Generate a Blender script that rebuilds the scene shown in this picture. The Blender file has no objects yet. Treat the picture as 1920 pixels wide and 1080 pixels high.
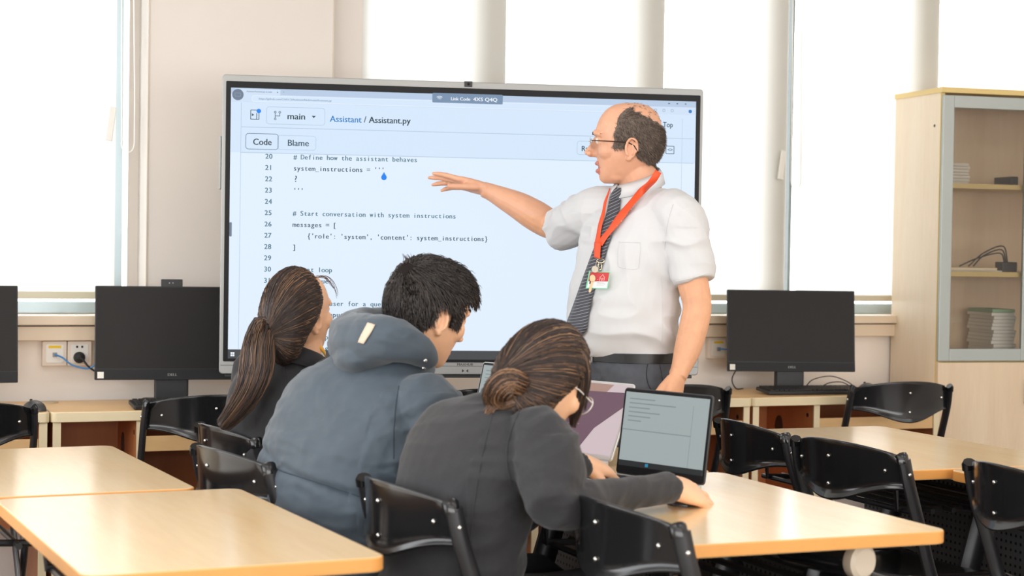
import bpy, bmesh, math, random
from math import sin, cos, pi, radians, sqrt, atan2
from mathutils import Vector, Matrix, Quaternion, noise
from mathutils.bvhtree import BVHTree

# ---------------------------------------------------------------- camera, world, light, exposure
SC = bpy.context.scene
COL = SC.collection
CAMP = Vector((0.0, 0.0, 1.335))
YAW, PITCH, ROLL, FPX = radians(22.183), radians(1.385), radians(0.910), 3300.0
FWD = Vector((sin(YAW) * cos(PITCH), cos(YAW) * cos(PITCH), -sin(PITCH)))
_r = Vector((cos(YAW), -sin(YAW), 0.0))
_u = _r.cross(FWD)
RGT = (_r * cos(ROLL) + _u * sin(ROLL)).normalized()
UPV = (_u * cos(ROLL) - _r * sin(ROLL)).normalized()
cam_data = bpy.data.cameras.new('camera')
cam = bpy.data.objects.new('camera', cam_data)
COL.objects.link(cam)
m = Matrix((RGT, UPV, -FWD)).transposed().to_4x4()
m.translation = CAMP
cam.matrix_world = m
cam_data.sensor_width = 36.0
cam_data.lens = 36.0 * FPX / 1920.0
cam_data.clip_start = 0.05
cam_data.dof.use_dof = True
cam_data.dof.focus_distance = 5.3
cam_data.dof.aperture_fstop = 4.5
SC.camera = cam
SC.view_settings.view_transform = 'Standard'
SC.view_settings.look = 'None'
SC.view_settings.gamma = 1.0
SC.view_settings.use_curve_mapping = False
SC.view_settings.exposure = 0.0
SC.cycles.use_denoising = True
SC.cycles.max_bounces = 8
SC.cycles.diffuse_bounces = 4
SC.cycles.glossy_bounces = 3
SC.cycles.transparent_max_bounces = 10
SC.cycles.sample_clamp_indirect = 6.0
SC.cycles.caustics_reflective = False
SC.cycles.caustics_refractive = False

world = bpy.data.worlds.new('overcast_sky')
SC.world = world
world.use_nodes = True
wb = world.node_tree.nodes['Background']
wb.inputs[0].default_value = (0.93, 0.97, 1.0, 1.0)
wb.inputs[1].default_value = 8.0


def area_light(name, loc, rot, sx, sy, power, color):
    d = bpy.data.lights.new(name, 'AREA')
    d.shape = 'RECTANGLE'
    d.size, d.size_y, d.energy, d.color = sx, sy, power, color
    o = bpy.data.objects.new(name, d)
    o.location = loc
    o.rotation_euler = rot
    COL.objects.link(o)
    return o


# fluorescent ceiling panels, and daylight coming through the side windows
for _i, (_x, _y) in enumerate(((0.4, -1.6), (3.2, -1.6), (0.4, 0.8), (3.2, 0.8), (0.4, 3.2), (3.2, 3.2), (5.4, 3.2), (5.4, 0.8))):
    area_light('ceiling_panel_light', (_x, _y, 2.88), (0, 0, 0), 1.2, 0.6, 12.5, (1.0, 0.975, 0.945))
area_light('side_window_daylight', (-2.3, 3.0, 1.75), (0, radians(-90), 0), 1.6, 7.0, 165.0, (0.90, 0.95, 1.0))

area_light('rear_fill_light', (2.0, -2.9, 1.45), (radians(90), 0, 0), 8.0, 1.8, 265.0, (0.97, 0.985, 1.0))  # unseen fill lamp behind the camera, added for frontal light

# ---------------------------------------------------------------- helpers


def P(px, py, d):
    """the point that stands d metres in front of the camera, seen at px, py"""
    return CAMP + FWD * d + RGT * ((px - 960) / FPX * d) - UPV * ((py - 540) / FPX * d)


MATS = {}


def nodes_of(mat):
    mat.use_nodes = True
    nt = mat.node_tree
    return nt, nt.nodes['Principled BSDF']


def setin(b, **k):
    names = {'rough': 'Roughness', 'metal': 'Metallic', 'spec': 'Specular IOR Level', 'coat': 'Coat Weight',
             'coat_rough': 'Coat Roughness', 'sheen': 'Sheen Weight', 'sss': 'Subsurface Weight', 'alpha': 'Alpha',
             'trans': 'Transmission Weight', 'ior': 'IOR'}
    for key, v in k.items():
        b.inputs[names[key]].default_value = v


def mat(name, col, rough=0.5, noise_amt=0.0, noise_scale=20.0, stretch=(1, 1, 1), bump=0.0, bump_scale=60.0, emit=0.0, col2=None, **k):
    """plain principled material with an optional procedural colour mottle and bump"""
    if name in MATS:
        return MATS[name]
    mt = bpy.data.materials.new(name)
    nt, b = nodes_of(mt)
    b.inputs['Base Color'].default_value = (*col, 1)
    setin(b, rough=rough, **k)
    tc = None
    if noise_amt or bump or col2:
        tc = nt.nodes.new('ShaderNodeTexCoord')
        mp = nt.nodes.new('ShaderNodeMapping')
        mp.inputs['Scale'].default_value = stretch
        nt.links.new(tc.outputs['Object'], mp.inputs[0])
    if noise_amt or col2:
        nz = nt.nodes.new('ShaderNodeTexNoise')
        nz.inputs['Scale'].default_value = noise_scale
        nz.inputs['Detail'].default_value = 5
        nt.links.new(mp.outputs[0], nz.inputs['Vector'])
        rp = nt.nodes.new('ShaderNodeValToRGB')
        c2 = col2 or tuple(c * (1 - noise_amt) for c in col)
        rp.color_ramp.elements[0].position = 0.35
        rp.color_ramp.elements[1].position = 0.68
        rp.color_ramp.elements[0].color = (*c2, 1)
        rp.color_ramp.elements[1].color = (*col, 1)
        nt.links.new(nz.outputs['Fac'], rp.inputs[0])
        nt.links.new(rp.outputs[0], b.inputs['Base Color'])
    if bump:
        n2 = nt.nodes.new('ShaderNodeTexNoise')
        n2.inputs['Scale'].default_value = bump_scale
        n2.inputs['Detail'].default_value = 4
        nt.links.new(mp.outputs[0], n2.inputs['Vector'])
        bp = nt.nodes.new('ShaderNodeBump')
        bp.inputs['Strength'].default_value = bump
        bp.inputs['Distance'].default_value = 0.01
        nt.links.new(n2.outputs['Fac'], bp.inputs['Height'])
        nt.links.new(bp.outputs[0], b.inputs['Normal'])
    if emit:
        b.inputs['Emission Color'].default_value = (*col, 1)
        b.inputs['Emission Strength'].default_value = emit
    MATS[name] = mt
    return mt


def emission_mat(name, col, strength):
    if name in MATS:
        return MATS[name]
    mt = bpy.data.materials.new(name)
    nt, b = nodes_of(mt)
    b.inputs['Base Color'].default_value = (0.02, 0.02, 0.02, 1)
    b.inputs['Roughness'].default_value = 0.4
    b.inputs['Specular IOR Level'].default_value = 0.06
    b.inputs['Emission Color'].default_value = (*col, 1)
    b.inputs['Emission Strength'].default_value = strength
    MATS[name] = mt
    return mt


def srgb(r, g, b):
    def f(c):
        c /= 255.0
        return c / 12.92 if c <= 0.04045 else ((c + 0.055) / 1.055) ** 2.4
    return (f(r), f(g), f(b))


class MB:
    """collects shapes and links them as one mesh object"""

    def __init__(self):
        self.v, self.f, self.mi = [], [], []

    def add(self, verts, faces, mi=0):
        o = len(self.v)
        self.v += [Vector(p) for p in verts]
        self.f += [tuple(i + o for i in f) for f in faces]
        self.mi += [mi] * len(faces)
        return self

    def box(self, lo, hi, mi=0, M=None):
        x0, y0, z0 = lo
        x1, y1, z1 = hi
        vs = [Vector(p) for p in ((x0, y0, z0), (x1, y0, z0), (x1, y1, z0), (x0, y1, z0), (x0, y0, z1), (x1, y0, z1), (x1, y1, z1), (x0, y1, z1))]
        if M:
            vs = [M @ p for p in vs]
        return self.add(vs, [(3, 2, 1, 0), (4, 5, 6, 7), (0, 1, 5, 4), (1, 2, 6, 5), (2, 3, 7, 6), (3, 0, 4, 7)], mi)

    def loft(self, rings, cap=True, closed=False, mi=0):
        n = len(rings[0])
        vs = [p for r in rings for p in r]
        fs = []
        m_ = len(rings)
        for i in range(m_ if closed else m_ - 1):
            a, b = i * n, ((i + 1) % m_) * n
            for j in range(n):
                k = (j + 1) % n
                fs.append((a + j, a + k, b + k, b + j))
        if cap and not closed:
            fs.append(tuple(range(n - 1, -1, -1)))
            fs.append(tuple(range((m_ - 1) * n, m_ * n)))
        return self.add(vs, fs, mi)

    def tube(self, pts, r, n=8, flat=1.0, up=None, mi=0, closed=False, cap=True):
        """tube along pts; r one radius or one per point; flat squeezes it along the 'up' side"""
        pts = [Vector(p) for p in pts]
        m_ = len(pts)
        rs = r if isinstance(r, (list, tuple)) else [r] * m_
        rings = []
        nrm = None
        for i, p in enumerate(pts):
            if closed:
                t = pts[(i + 1) % m_] - pts[i - 1]
            else:
                t = pts[min(i + 1, m_ - 1)] - pts[max(i - 1, 0)]
            t.normalize()
            if nrm is None:
                ref = Vector(up) if up else (Vector((0, 0, 1)) if abs(t.z) < 0.9 else Vector((1, 0, 0)))
                nrm = (ref - t * ref.dot(t)).normalized()
            else:
                nrm = (nrm - t * nrm.dot(t)).normalized()
            bi = t.cross(nrm)
            q = rs[i]
            rings.append([p + nrm * (q * flat * sin(2 * pi * j / n)) + bi * (q * cos(2 * pi * j / n)) for j in range(n)])
        return self.loft(rings, cap, closed, mi)

    def lathe(self, prof, n=20, M=None, mi=0):
        """profile of (radius, z) turned round z"""
        rings = [[Vector((r * cos(2 * pi * j / n), r * sin(2 * pi * j / n), z)) for j in range(n)] for r, z in prof]
        if M:
            rings = [[M @ p for p in r] for r in rings]
        return self.loft(rings, True, False, mi)

    def prism(self, poly, z0, z1, mi=0, M=None):
        n = len(poly)
        vs = [Vector((x, y, z0)) for x, y in poly] + [Vector((x, y, z1)) for x, y in poly]
        if M:
            vs = [M @ p for p in vs]
        fs = [tuple(range(n - 1, -1, -1)), tuple(range(n, 2 * n))] + [(i, (i + 1) % n, n + (i + 1) % n, n + i) for i in range(n)]
        return self.add(vs, fs, mi)

    def ball(self, c, rx, ry=None, rz=None, n=16, m_=10, M=None, mi=0):
        ry, rz = ry or rx, rz or rx
        c = Vector(c)
        rings = []
        for i in range(1, m_):
            t = pi * i / m_
            rings.append([Vector((rx * sin(t) * cos(2 * pi * j / n), ry * sin(t) * sin(2 * pi * j / n), -rz * cos(t))) for j in range(n)])
        rings = [[c + (M @ p if M else p) for p in r] for r in rings]
        return self.loft(rings, True, False, mi)

    def grid(self, fn, nu, nv, mi=0):
        vs = [fn(i / nu, j / nv) for j in range(nv + 1) for i in range(nu + 1)]
        fs = [(j * (nu + 1) + i, j * (nu + 1) + i + 1, (j + 1) * (nu + 1) + i + 1, (j + 1) * (nu + 1) + i) for j in range(nv) for i in range(nu)]
        return self.add(vs, fs, mi)

    def build(self, name, mt, parent=None, smooth=False, bevel=0.0, seg=2, solid=0.0, sub=0, world=True, angle=35):
        """world=True: the vertices are world points; they are kept in place under the parent"""
        me = bpy.data.meshes.new(name)
        vs = self.v
        if parent is not None and world:
            inv = WORLD_OF[parent.name].inverted()
            vs = [inv @ p for p in vs]
        me.from_pydata([tuple(p) for p in vs], [], self.f)
        for k in (mt if isinstance(mt, (list, tuple)) else [mt]):
            me.materials.append(k)
        for p_, i in zip(me.polygons, self.mi):
            p_.material_index = i
        me.validate()
        bm = bmesh.new()
        bm.from_mesh(me)
        bmesh.ops.recalc_face_normals(bm, faces=bm.faces)
        bm.to_mesh(me)
        bm.free()
        o = bpy.data.objects.new(name, me)
        COL.objects.link(o)
        if parent is not None:
            o.parent = parent
            WORLD_OF[o.name] = WORLD_OF[parent.name].copy()
        else:
            WORLD_OF[o.name] = Matrix()
        if solid:
            md = o.modifiers.new('solid', 'SOLIDIFY')
            md.thickness = solid
            md.offset = 0
        if bevel:
            md = o.modifiers.new('bevel', 'BEVEL')
            md.width = bevel
            md.segments = seg
            md.limit_method = 'ANGLE'
            md.angle_limit = radians(40)
        if sub:
            md = o.modifiers.new('sub', 'SUBSURF')
            md.levels = md.render_levels = sub
        if smooth:
            me.shade_smooth()
            if angle < 180:
                me.set_sharp_from_angle(angle=radians(angle))
        return o


WORLD_OF = {}


def tag(o, label=None, cat=None, group=None, kind=None):
    if label:
        o['label'] = label
    if cat:
        o['category'] = cat
    if group:
        o['group'] = group
    if kind:
        o['kind'] = kind
    return o


def thing(name, label, cat, loc=(0, 0, 0), rz=0.0, group=None):
    o = bpy.data.objects.new(name, None)
    o.empty_display_size = 0.1
    o.location = loc
    o.rotation_euler = (0, 0, rz)
    COL.objects.link(o)
    WORLD_OF[o.name] = Matrix.Translation(Vector(loc)) @ Matrix.Rotation(rz, 4, 'Z')
    return tag(o, label, cat, group)


def struct(mb, name, mt, parent=None, **k):
    o = mb.build(name, mt, parent, **k)
    if parent is None:
        o['kind'] = 'structure'
    return o


def copy_thing(root, loc, rz, label, group=None):
    """a copy of a thing with copies of its parts and sub-parts"""
    r = root.copy()
    COL.objects.link(r)
    r.location = loc
    r.rotation_euler = (0, 0, rz)
    WORLD_OF[r.name] = Matrix.Translation(Vector(loc)) @ Matrix.Rotation(rz, 4, 'Z')
    r['label'] = label
    if group:
        r['group'] = group
    for ch in list(root.children):
        c = ch.copy()
        COL.objects.link(c)
        c.parent = r
        for g in ch.children:
            d = g.copy()
            COL.objects.link(d)
            d.parent = c
    return r


def rounded(x0, y0, x1, y1, r, n=6):
    """rounded rectangle outline"""
    pts = []
    for cx, cy, a0 in ((x1 - r, y1 - r, 0), (x0 + r, y1 - r, 90), (x0 + r, y0 + r, 180), (x1 - r, y0 + r, 270)):
        for i in range(n + 1):
            a = radians(a0 + 90 * i / n)
            pts.append((cx + r * cos(a), cy + r * sin(a)))
    return pts


def wood(name, c1, c2, rough=0.35, axis='z', scale=9.0, coat=0.0, spec=0.5):
    """wood laminate: long streaks along one axis plus fine pores"""
    if name in MATS:
        return MATS[name]
    mt = bpy.data.materials.new(name)
    nt, b = nodes_of(mt)
    setin(b, rough=rough, coat=coat, spec=spec)
    b.inputs['Coat Roughness'].default_value = 0.2
    tc = nt.nodes.new('ShaderNodeTexCoord')
    mp = nt.nodes.new('ShaderNodeMapping')
    s = {'x': (0.12, 1, 1), 'y': (1, 0.12, 1), 'z': (1, 1, 0.12)}[axis]
    mp.inputs['Scale'].default_value = s
    nt.links.new(tc.outputs['Object'], mp.inputs[0])
    nz = nt.nodes.new('ShaderNodeTexNoise')
    nz.inputs['Scale'].default_value = scale
    nz.inputs['Detail'].default_value = 8
    nz.inputs['Roughness'].default_value = 0.65
    nz.inputs['Distortion'].default_value = 0.6
    nt.links.new(mp.outputs[0], nz.inputs['Vector'])
    rp = nt.nodes.new('ShaderNodeValToRGB')
    rp.color_ramp.elements[0].position = 0.3
    rp.color_ramp.elements[1].position = 0.72
    rp.color_ramp.elements[0].color = (*c1, 1)
    rp.color_ramp.elements[1].color = (*c2, 1)
    nt.links.new(nz.outputs['Fac'], rp.inputs[0])
    n2 = nt.nodes.new('ShaderNodeTexNoise')
    n2.inputs['Scale'].default_value = scale * 14
    n2.inputs['Detail'].default_value = 3
    nt.links.new(mp.outputs[0], n2.inputs['Vector'])
    mx = nt.nodes.new('ShaderNodeMix')
    mx.data_type = 'RGBA'
    mx.blend_type = 'MULTIPLY'
    mx.inputs['Factor'].default_value = 0.10
    nt.links.new(rp.outputs[0], mx.inputs['A'])
    nt.links.new(n2.outputs['Fac'], mx.inputs['B'])
    nt.links.new(mx.outputs['Result'], b.inputs['Base Color'])
    MATS[name] = mt
    return mt


def pane_mat(name, tint=(1, 1, 1), refl=0.06):
    """thin clear pane: passes light, mirrors a little"""
    if name in MATS:
        return MATS[name]
    mt = bpy.data.materials.new(name)
    mt.use_nodes = True
    nt = mt.node_tree
    nt.nodes.clear()
    out = nt.nodes.new('ShaderNodeOutputMaterial')
    tr = nt.nodes.new('ShaderNodeBsdfTransparent')
    tr.inputs[0].default_value = (*tint, 1)
    gl = nt.nodes.new('ShaderNodeBsdfGlossy')
    gl.inputs['Roughness'].default_value = 0.02
    fr = nt.nodes.new('ShaderNodeFresnel')
    fr.inputs[0].default_value = 1.45
    mx = nt.nodes.new('ShaderNodeMixShader')
    nt.links.new(fr.outputs[0], mx.inputs[0])
    nt.links.new(tr.outputs[0], mx.inputs[1])
    nt.links.new(gl.outputs[0], mx.inputs[2])
    nt.links.new(mx.outputs[0], out.inputs[0])
    MATS[name] = mt
    return mt


def blind_mat():
    mt = bpy.data.materials.new('roller_blind_cloth')
    mt.use_nodes = True
    nt = mt.node_tree
    nt.nodes.clear()
    out = nt.nodes.new('ShaderNodeOutputMaterial')
    di = nt.nodes.new('ShaderNodeBsdfDiffuse')
    di.inputs[0].default_value = (0.84, 0.81, 0.75, 1)
    tl = nt.nodes.new('ShaderNodeBsdfTranslucent')
    tl.inputs[0].default_value = (0.86, 0.85, 0.82, 1)
    mx = nt.nodes.new('ShaderNodeMixShader')
    mx.inputs[0].default_value = 0.36
    wv = nt.nodes.new('ShaderNodeTexNoise')
    wv.inputs['Scale'].default_value = 350
    bp = nt.nodes.new('ShaderNodeBump')
    bp.inputs['Strength'].default_value = 0.08
    nt.links.new(wv.outputs[0], bp.inputs['Height'])
    nt.links.new(bp.outputs[0], di.inputs['Normal'])
    nt.links.new(di.outputs[0], mx.inputs[1])
    nt.links.new(tl.outputs[0], mx.inputs[2])
    nt.links.new(mx.outputs[0], out.inputs[0])
    return mt


_glyphs = {}


def glyph(ch):
    """triangles of one character of the built-in font at size 1, with its advance width"""
    if ch in _glyphs:
        return _glyphs[ch]
    cu = bpy.data.curves.new('t', 'FONT')
    cu.body = ch
    cu.resolution_u = 3
    o = bpy.data.objects.new('t', cu)
    COL.objects.link(o)
    dg = bpy.context.evaluated_depsgraph_get()
    me = bpy.data.meshes.new_from_object(o.evaluated_get(dg))
    vs = [tuple(v.co) for v in me.vertices]
    fs = [tuple(p.vertices) for p in me.polygons]
    cu.body = ch + '|'
    bpy.context.view_layer.update()
    w2 = o.dimensions.x
    cu.body = '|'
    bpy.context.view_layer.update()
    w1 = o.dimensions.x
    # advance from the difference of the strings' right ends
    cu.body = '|' + ch + '|'
    bpy.context.view_layer.update()
    adv = o.dimensions.x
    cu.body = '||'
    bpy.context.view_layer.update()
    adv -= o.dimensions.x
    bpy.data.objects.remove(o)
    bpy.data.curves.remove(cu)
    bpy.data.meshes.remove(me)
    _glyphs[ch] = (vs, fs, adv)
    return _glyphs[ch]


def text(mb, s, u, v, size, M, width=None, mono=None, off=0.0004, mi=0, bold=0.0007, clip=None):
    """writes s with its baseline's left end at (u, v) on the plane M (x right, y up, z out)"""
    if mono is None:
        tot = max(1e-6, sum(glyph(c)[2] for c in s) * size)
        k = width / tot if width else 1.0
    x = u
    for c in s:
        vs, fs, adv = glyph(c)
        if mono is not None:
            if vs:
                lo, hi = min(p[0] for p in vs), max(p[0] for p in vs)
                w = (hi - lo) * size
                sq = min(1.0, 0.92 * mono / w) if w > 0 else 1.0
                x0 = x + (mono - w * sq) / 2 - lo * size * sq
                pts = [(x0 + p[0] * size * sq, v + p[1] * size) for p in vs]
                x += mono
            else:
                x += mono
                continue
        else:
            pts = [(x + p[0] * size * k, v + p[1] * size) for p in vs]
            x += adv * size * k
        if clip is not None:
            pts = [(a, min(b, clip)) for a, b in pts]
        if fs:
            mb.add([M @ Vector((a, b, off)) for a, b in pts], fs, mi)
            if bold:
                mb.add([M @ Vector((a + bold, b, off)) for a, b in pts], fs, mi)


def flat_rect(mb, u0, v0, u1, v1, M, off, r=0.0, mi=0):
    poly = rounded(u0, v0, u1, v1, r, 4) if r else [(u0, v0), (u1, v0), (u1, v1), (u0, v1)]
    mb.add([M @ Vector((a, b, off)) for a, b in poly], [tuple(range(len(poly)))], mi)


def outline_rect(mb, u0, v0, u1, v1, M, off, r, w, mi=0):
    a = rounded(u0, v0, u1, v1, r, 4)
    b = rounded(u0 + w, v0 + w, u1 - w, v1 - w, max(r - w, 0.0005), 4)
    n = len(a)
    mb.add([M @ Vector((*p, off)) for p in a] + [M @ Vector((*p, off)) for p in b], [(i, (i + 1) % n, n + (i + 1) % n, n + i) for i in range(n)], mi)
# ---------------------------------------------------------------- materials
M_WALL = mat('cream_wall_paint', srgb(231, 222, 213), 0.75, noise_amt=0.03, noise_scale=1.5, bump=0.02, bump_scale=300)
M_WALL2 = mat('pale_cream_paint', srgb(238, 224, 210), 0.7, noise_amt=0.03, noise_scale=2.0)
M_WALL_LIT = mat('cream_wall_paint_lit', srgb(248, 238, 228), 0.7, noise_amt=0.02, noise_scale=2.0)  # wall colour lightened below the sill, light put into the paint
M_TRIM = mat('cream_sill_laminate', srgb(232, 212, 186), 0.35)
M_CEIL = mat('white_ceiling', (0.86, 0.86, 0.84), 0.9)
M_FLOOR = mat('grey_floor_tile', srgb(128, 112, 98), 0.4, noise_amt=0.2, noise_scale=6)
M_ALU = mat('window_aluminium', srgb(186, 202, 208), 0.35, metal=0.3)
M_MULL = mat('painted_window_mullion', srgb(190, 190, 180), 0.5)
M_BLIND = blind_mat()
M_HEM = mat('blind_hem_plastic', srgb(205, 198, 176), 0.5)
M_WHITE = mat('white_plastic', srgb(240, 236, 228), 0.4)
M_CHAIN = mat('translucent_white_bead_chain', srgb(245, 243, 236), 0.4)
M_PANE = pane_mat('clear_window_glass')
M_TOP = wood('beech_table_laminate', srgb(248, 210, 156), srgb(254, 224, 176), 0.20, 'y', 5.0, spec=0.75, coat=0.35)
M_EDGE = mat('orange_edge_band', srgb(228, 160, 84), 0.35, noise_amt=0.08, noise_scale=8)
M_DESK = wood('desk_beech_laminate', srgb(232, 186, 128), srgb(244, 202, 146), 0.35, 'x', 5.0)
M_DESKIN = wood('desk_side_laminate', srgb(196, 122, 74), srgb(214, 140, 88), 0.45, 'z', 5.0)
M_CREAM = mat('cream_edge_band', srgb(240, 222, 184), 0.4)
M_MAPLE = wood('pale_maple_laminate', srgb(226, 200, 168), srgb(240, 218, 188), 0.38, 'z', 7.0)
M_MAPLE2 = wood('warm_maple_laminate', srgb(240, 220, 190), srgb(248, 232, 208), 0.38, 'z', 6.0)
M_YEDGE = mat('yellow_edge_band', srgb(228, 200, 132), 0.4)
M_SILVER = mat('brushed_silver_aluminium', srgb(160, 160, 158), 0.45, metal=0.25)
M_GREYALU = mat('grey_anodised_aluminium', srgb(176, 182, 178), 0.4, metal=0.3)
M_SMOKE = pane_mat('smoky_cabinet_glass', (0.93, 0.92, 0.90))
M_BLACKGLOSS = mat('glossy_black_plastic', (0.010, 0.010, 0.011), 0.16, spec=0.55)
M_BLACKTUBE = mat('black_painted_tube', (0.016, 0.016, 0.018), 0.32)
M_BLACK = mat('matt_black_plastic', (0.016, 0.016, 0.017), 0.45)
M_BEZEL = mat('black_bezel', (0.012, 0.012, 0.013), 0.4, spec=0.15)
M_SCREEN_OFF = mat('dark_matt_panel', (0.024, 0.022, 0.021), 0.40, spec=0.12)
M_CHROME = mat('steel_rivet', (0.75, 0.74, 0.70), 0.25, metal=1.0)
M_GREYBAR = mat('grey_steel_bar', (0.16, 0.16, 0.165), 0.35, metal=0.6)
M_KEY = mat('black_keycaps', (0.02, 0.02, 0.02), 0.5)
M_RUBBER = mat('black_rubber', (0.012, 0.012, 0.012), 0.6)
M_LOGO = mat('grey_logo_print', srgb(150, 150, 150), 0.4)
M_DARKPRINT = mat('dark_print', srgb(50, 52, 54), 0.5)
M_PAPER = mat('white_paper', srgb(236, 234, 226), 0.8)

# ---------------------------------------------------------------- room shell
YW, YR = 6.54, 6.72            # pillar face, recessed window wall
b = MB()
b.box((-2.6, -3.1, -0.1), (6.6, 7.0, 0.0))
struct(b, 'floor', M_FLOOR)
b = MB()
b.box((-2.6, -3.1, 2.9), (6.6, 7.0, 3.0))
struct(b, 'ceiling', M_CEIL)
b = MB()
b.box((1.204, YW, 1.02), (1.91, YR + 0.15, 2.9))          # pillar between the windows
b.box((1.165, YR, 1.02), (1.204, YR + 0.15, 2.9))         # recessed strips beside the pillar
b.box((1.91, 6.58, 1.02), (2.040, YR + 0.15, 2.9))
b.box((-2.5, YR, 2.68), (1.165, YR + 0.15, 2.9))
b.box((2.045, YR, 2.68), (6.5, YR + 0.15, 2.9))
b.box((-2.5, YR, 1.02), (-1.6, YR + 0.15, 2.68))
struct(b, 'wall_back', M_WALL)
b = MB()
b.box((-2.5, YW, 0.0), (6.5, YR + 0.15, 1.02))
struct(b, 'wall_sill', M_WALL_LIT)
b = MB()
b.box((-2.6, -3.1, 0.0), (-2.5, 7.0, 2.9))
struct(b, 'wall_left', M_WALL)
b = MB()
b.box((6.5, -3.1, 0.0), (6.6, 7.0, 2.9))
struct(b, 'wall_right', M_WALL)
b = MB()
b.box((-2.5, -3.1, 0.0), (6.5, -3.0, 2.9))
struct(b, 'wall_front', M_WALL)
# window sill: two stepped cream boards with a dark joint
b = MB()
b.box((-2.5, 6.475, 1.022), (6.5, YR + 0.02, 1.056))
struct(b, 'trim_1', M_TRIM, bevel=0.003)
b = MB()
b.box((-2.5, 6.49, 0.965), (6.5, YW - 0.0005, 1.017))
struct(b, 'trim_2', M_TRIM, bevel=0.003)
b = MB()
for x in (1.204, 1.91):
    b.box((x - 0.002, YW - 0.004, 1.057), (x + 0.002, YW - 0.0005, 2.9))
struct(b, 'trim_3', mat('cream_corner_bead', srgb(212, 200, 182), 0.6))


def window(name, x0, x1, mull, stiles, scol=None):
    """aluminium frame, mullions close behind the blinds, clear panes"""
    f = MB()
    f.box((x0, YR - 0.045, 1.0565), (x1, YR + 0.02, 1.10))
    f.box((x0, YR - 0.045, 2.64), (x1, YR + 0.02, 2.68))
    f.box((x0, YR - 0.045, 1.10), (x0 + 0.03, YR + 0.02, 2.64))
    root = f.build(name, M_ALU, None, bevel=0.003)
    for a, c in stiles:
        g = MB()
        g.box((a, YR - 0.045, 1.1005), (c, YR + 0.02, 2.6395))
        struct(g, 'sash_stile', mat('grey_sash_stile', srgb(120, 128, 126), 0.5) if scol else M_ALU, root)
    root['kind'] = 'structure'
    for a, c in mull:
        g = MB()
        g.prism([(a + 0.045, 6.648), (c, 6.636), (c, 6.71), (a - 0.02, 6.71)], 1.10, 2.64)
        struct(g, 'mullion', M_MULL, root)
    edges = [x0 + 0.03] + [e for a, c in mull for e in (a, c)] + [x1 - 0.01]
    for i in range(0, len(edges), 2):
        g = MB()
        g.box((edges[i], YR - 0.004, 1.10), (edges[i + 1], YR, 2.64))
        struct(g, 'window_pane', M_PANE, root)
    return root


window('window_1', -1.6, 1.165, [(-0.35, -0.24)], [(1.095, 1.137)])
window('window_2', 2.045, 6.3, [(2.535, 2.66), (3.26, 3.375), (3.885, 3.972), (4.63, 4.752), (5.45, 5.56)], [(4.022, 4.036)], srgb(120, 128, 126))


def blind(x0, x1, label, chain=None):
    r = thing('roller_blind', label, 'blind', (x0, 6.62, 1.112), group='white roller blinds')
    g = MB()
    g.grid(lambda u, v: Vector((x0 + (x1 - x0) * u, 6.62 + 0.0015 * sin(u * 23) * (1 - v), 1.138 + v * 1.44)), 12, 4)
    o = g.build('blind_cloth', M_BLIND, r, smooth=True)
    h = MB()
    h.box((x0 + 0.002, 6.613, 1.112), (x1 - 0.002, 6.627, 1.1395))
    h.build('hem_bar', M_HEM, r, bevel=0.003)
    t = MB()
    t.tube([(x0, 6.62, 2.60), (x1, 6.62, 2.60)], 0.026, 14)
    t.build('roller_tube', M_WHITE, r, smooth=True)
    if chain:
        cx, zb, zt = chain
        c = MB()
        pts = [(cx - 0.016, 6.585, zt)]
        pts += [(cx - 0.018 + 0.002 * i, 6.58, zt - (zt - zb - 0.03) * (i + 1) / 4) for i in range(4)]
        for i in range(9):
            a = pi + pi * i / 8
            pts.append((cx + 0.010 + 0.024 * cos(a), 6.575, zb + 0.03 + 0.034 * sin(a)))
        pts += [(cx + 0.034 - 0.004 * i, 6.58, zb + (zt - zb) * (i + 1) / 4) for i in range(4)]
        c.tube(pts, 0.0022, 6)
        c.build('bead_chain', M_CHAIN, r, smooth=True)
        w = MB()
        w.prism([(cx - 0.072, zb + 0.04), (cx - 0.045, zb + 0.035), (cx - 0.030, zb + 0.16), (cx - 0.055, zb + 0.165)], -6.597, -6.588, M=Matrix.Rotation(radians(90), 4, 'X'))
        w.build('chain_holder', M_WHITE, r, bevel=0.003)
    return r


blind(-1.55, -0.30, 'white roller blind over the window beyond the picture edge, beside the blind with the chain')
blind(-0.297, 1.101, 'white roller blind on the left window, next to the cream pillar', (1.128, 1.66, 2.5))
blind(2.047, 2.657, 'white roller blind directly right of the cream pillar, above the big screen')
blind(2.659, 3.372, 'white roller blind above the middle and right half of the big screen')
blind(3.374, 3.972, 'white roller blind just right of the standing man, ending at the dark gap', (3.985, 1.60, 2.5))
blind(4.030, 4.752, 'white roller blind behind the right monitor, between dark gap and cabinet')
blind(4.754, 5.95, 'white roller blind showing above the top of the wooden cabinet')

# ---------------------------------------------------------------- wall desks
M_HOLE = mat('dark_cam_cover', srgb(60, 36, 24), 0.5)


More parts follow.
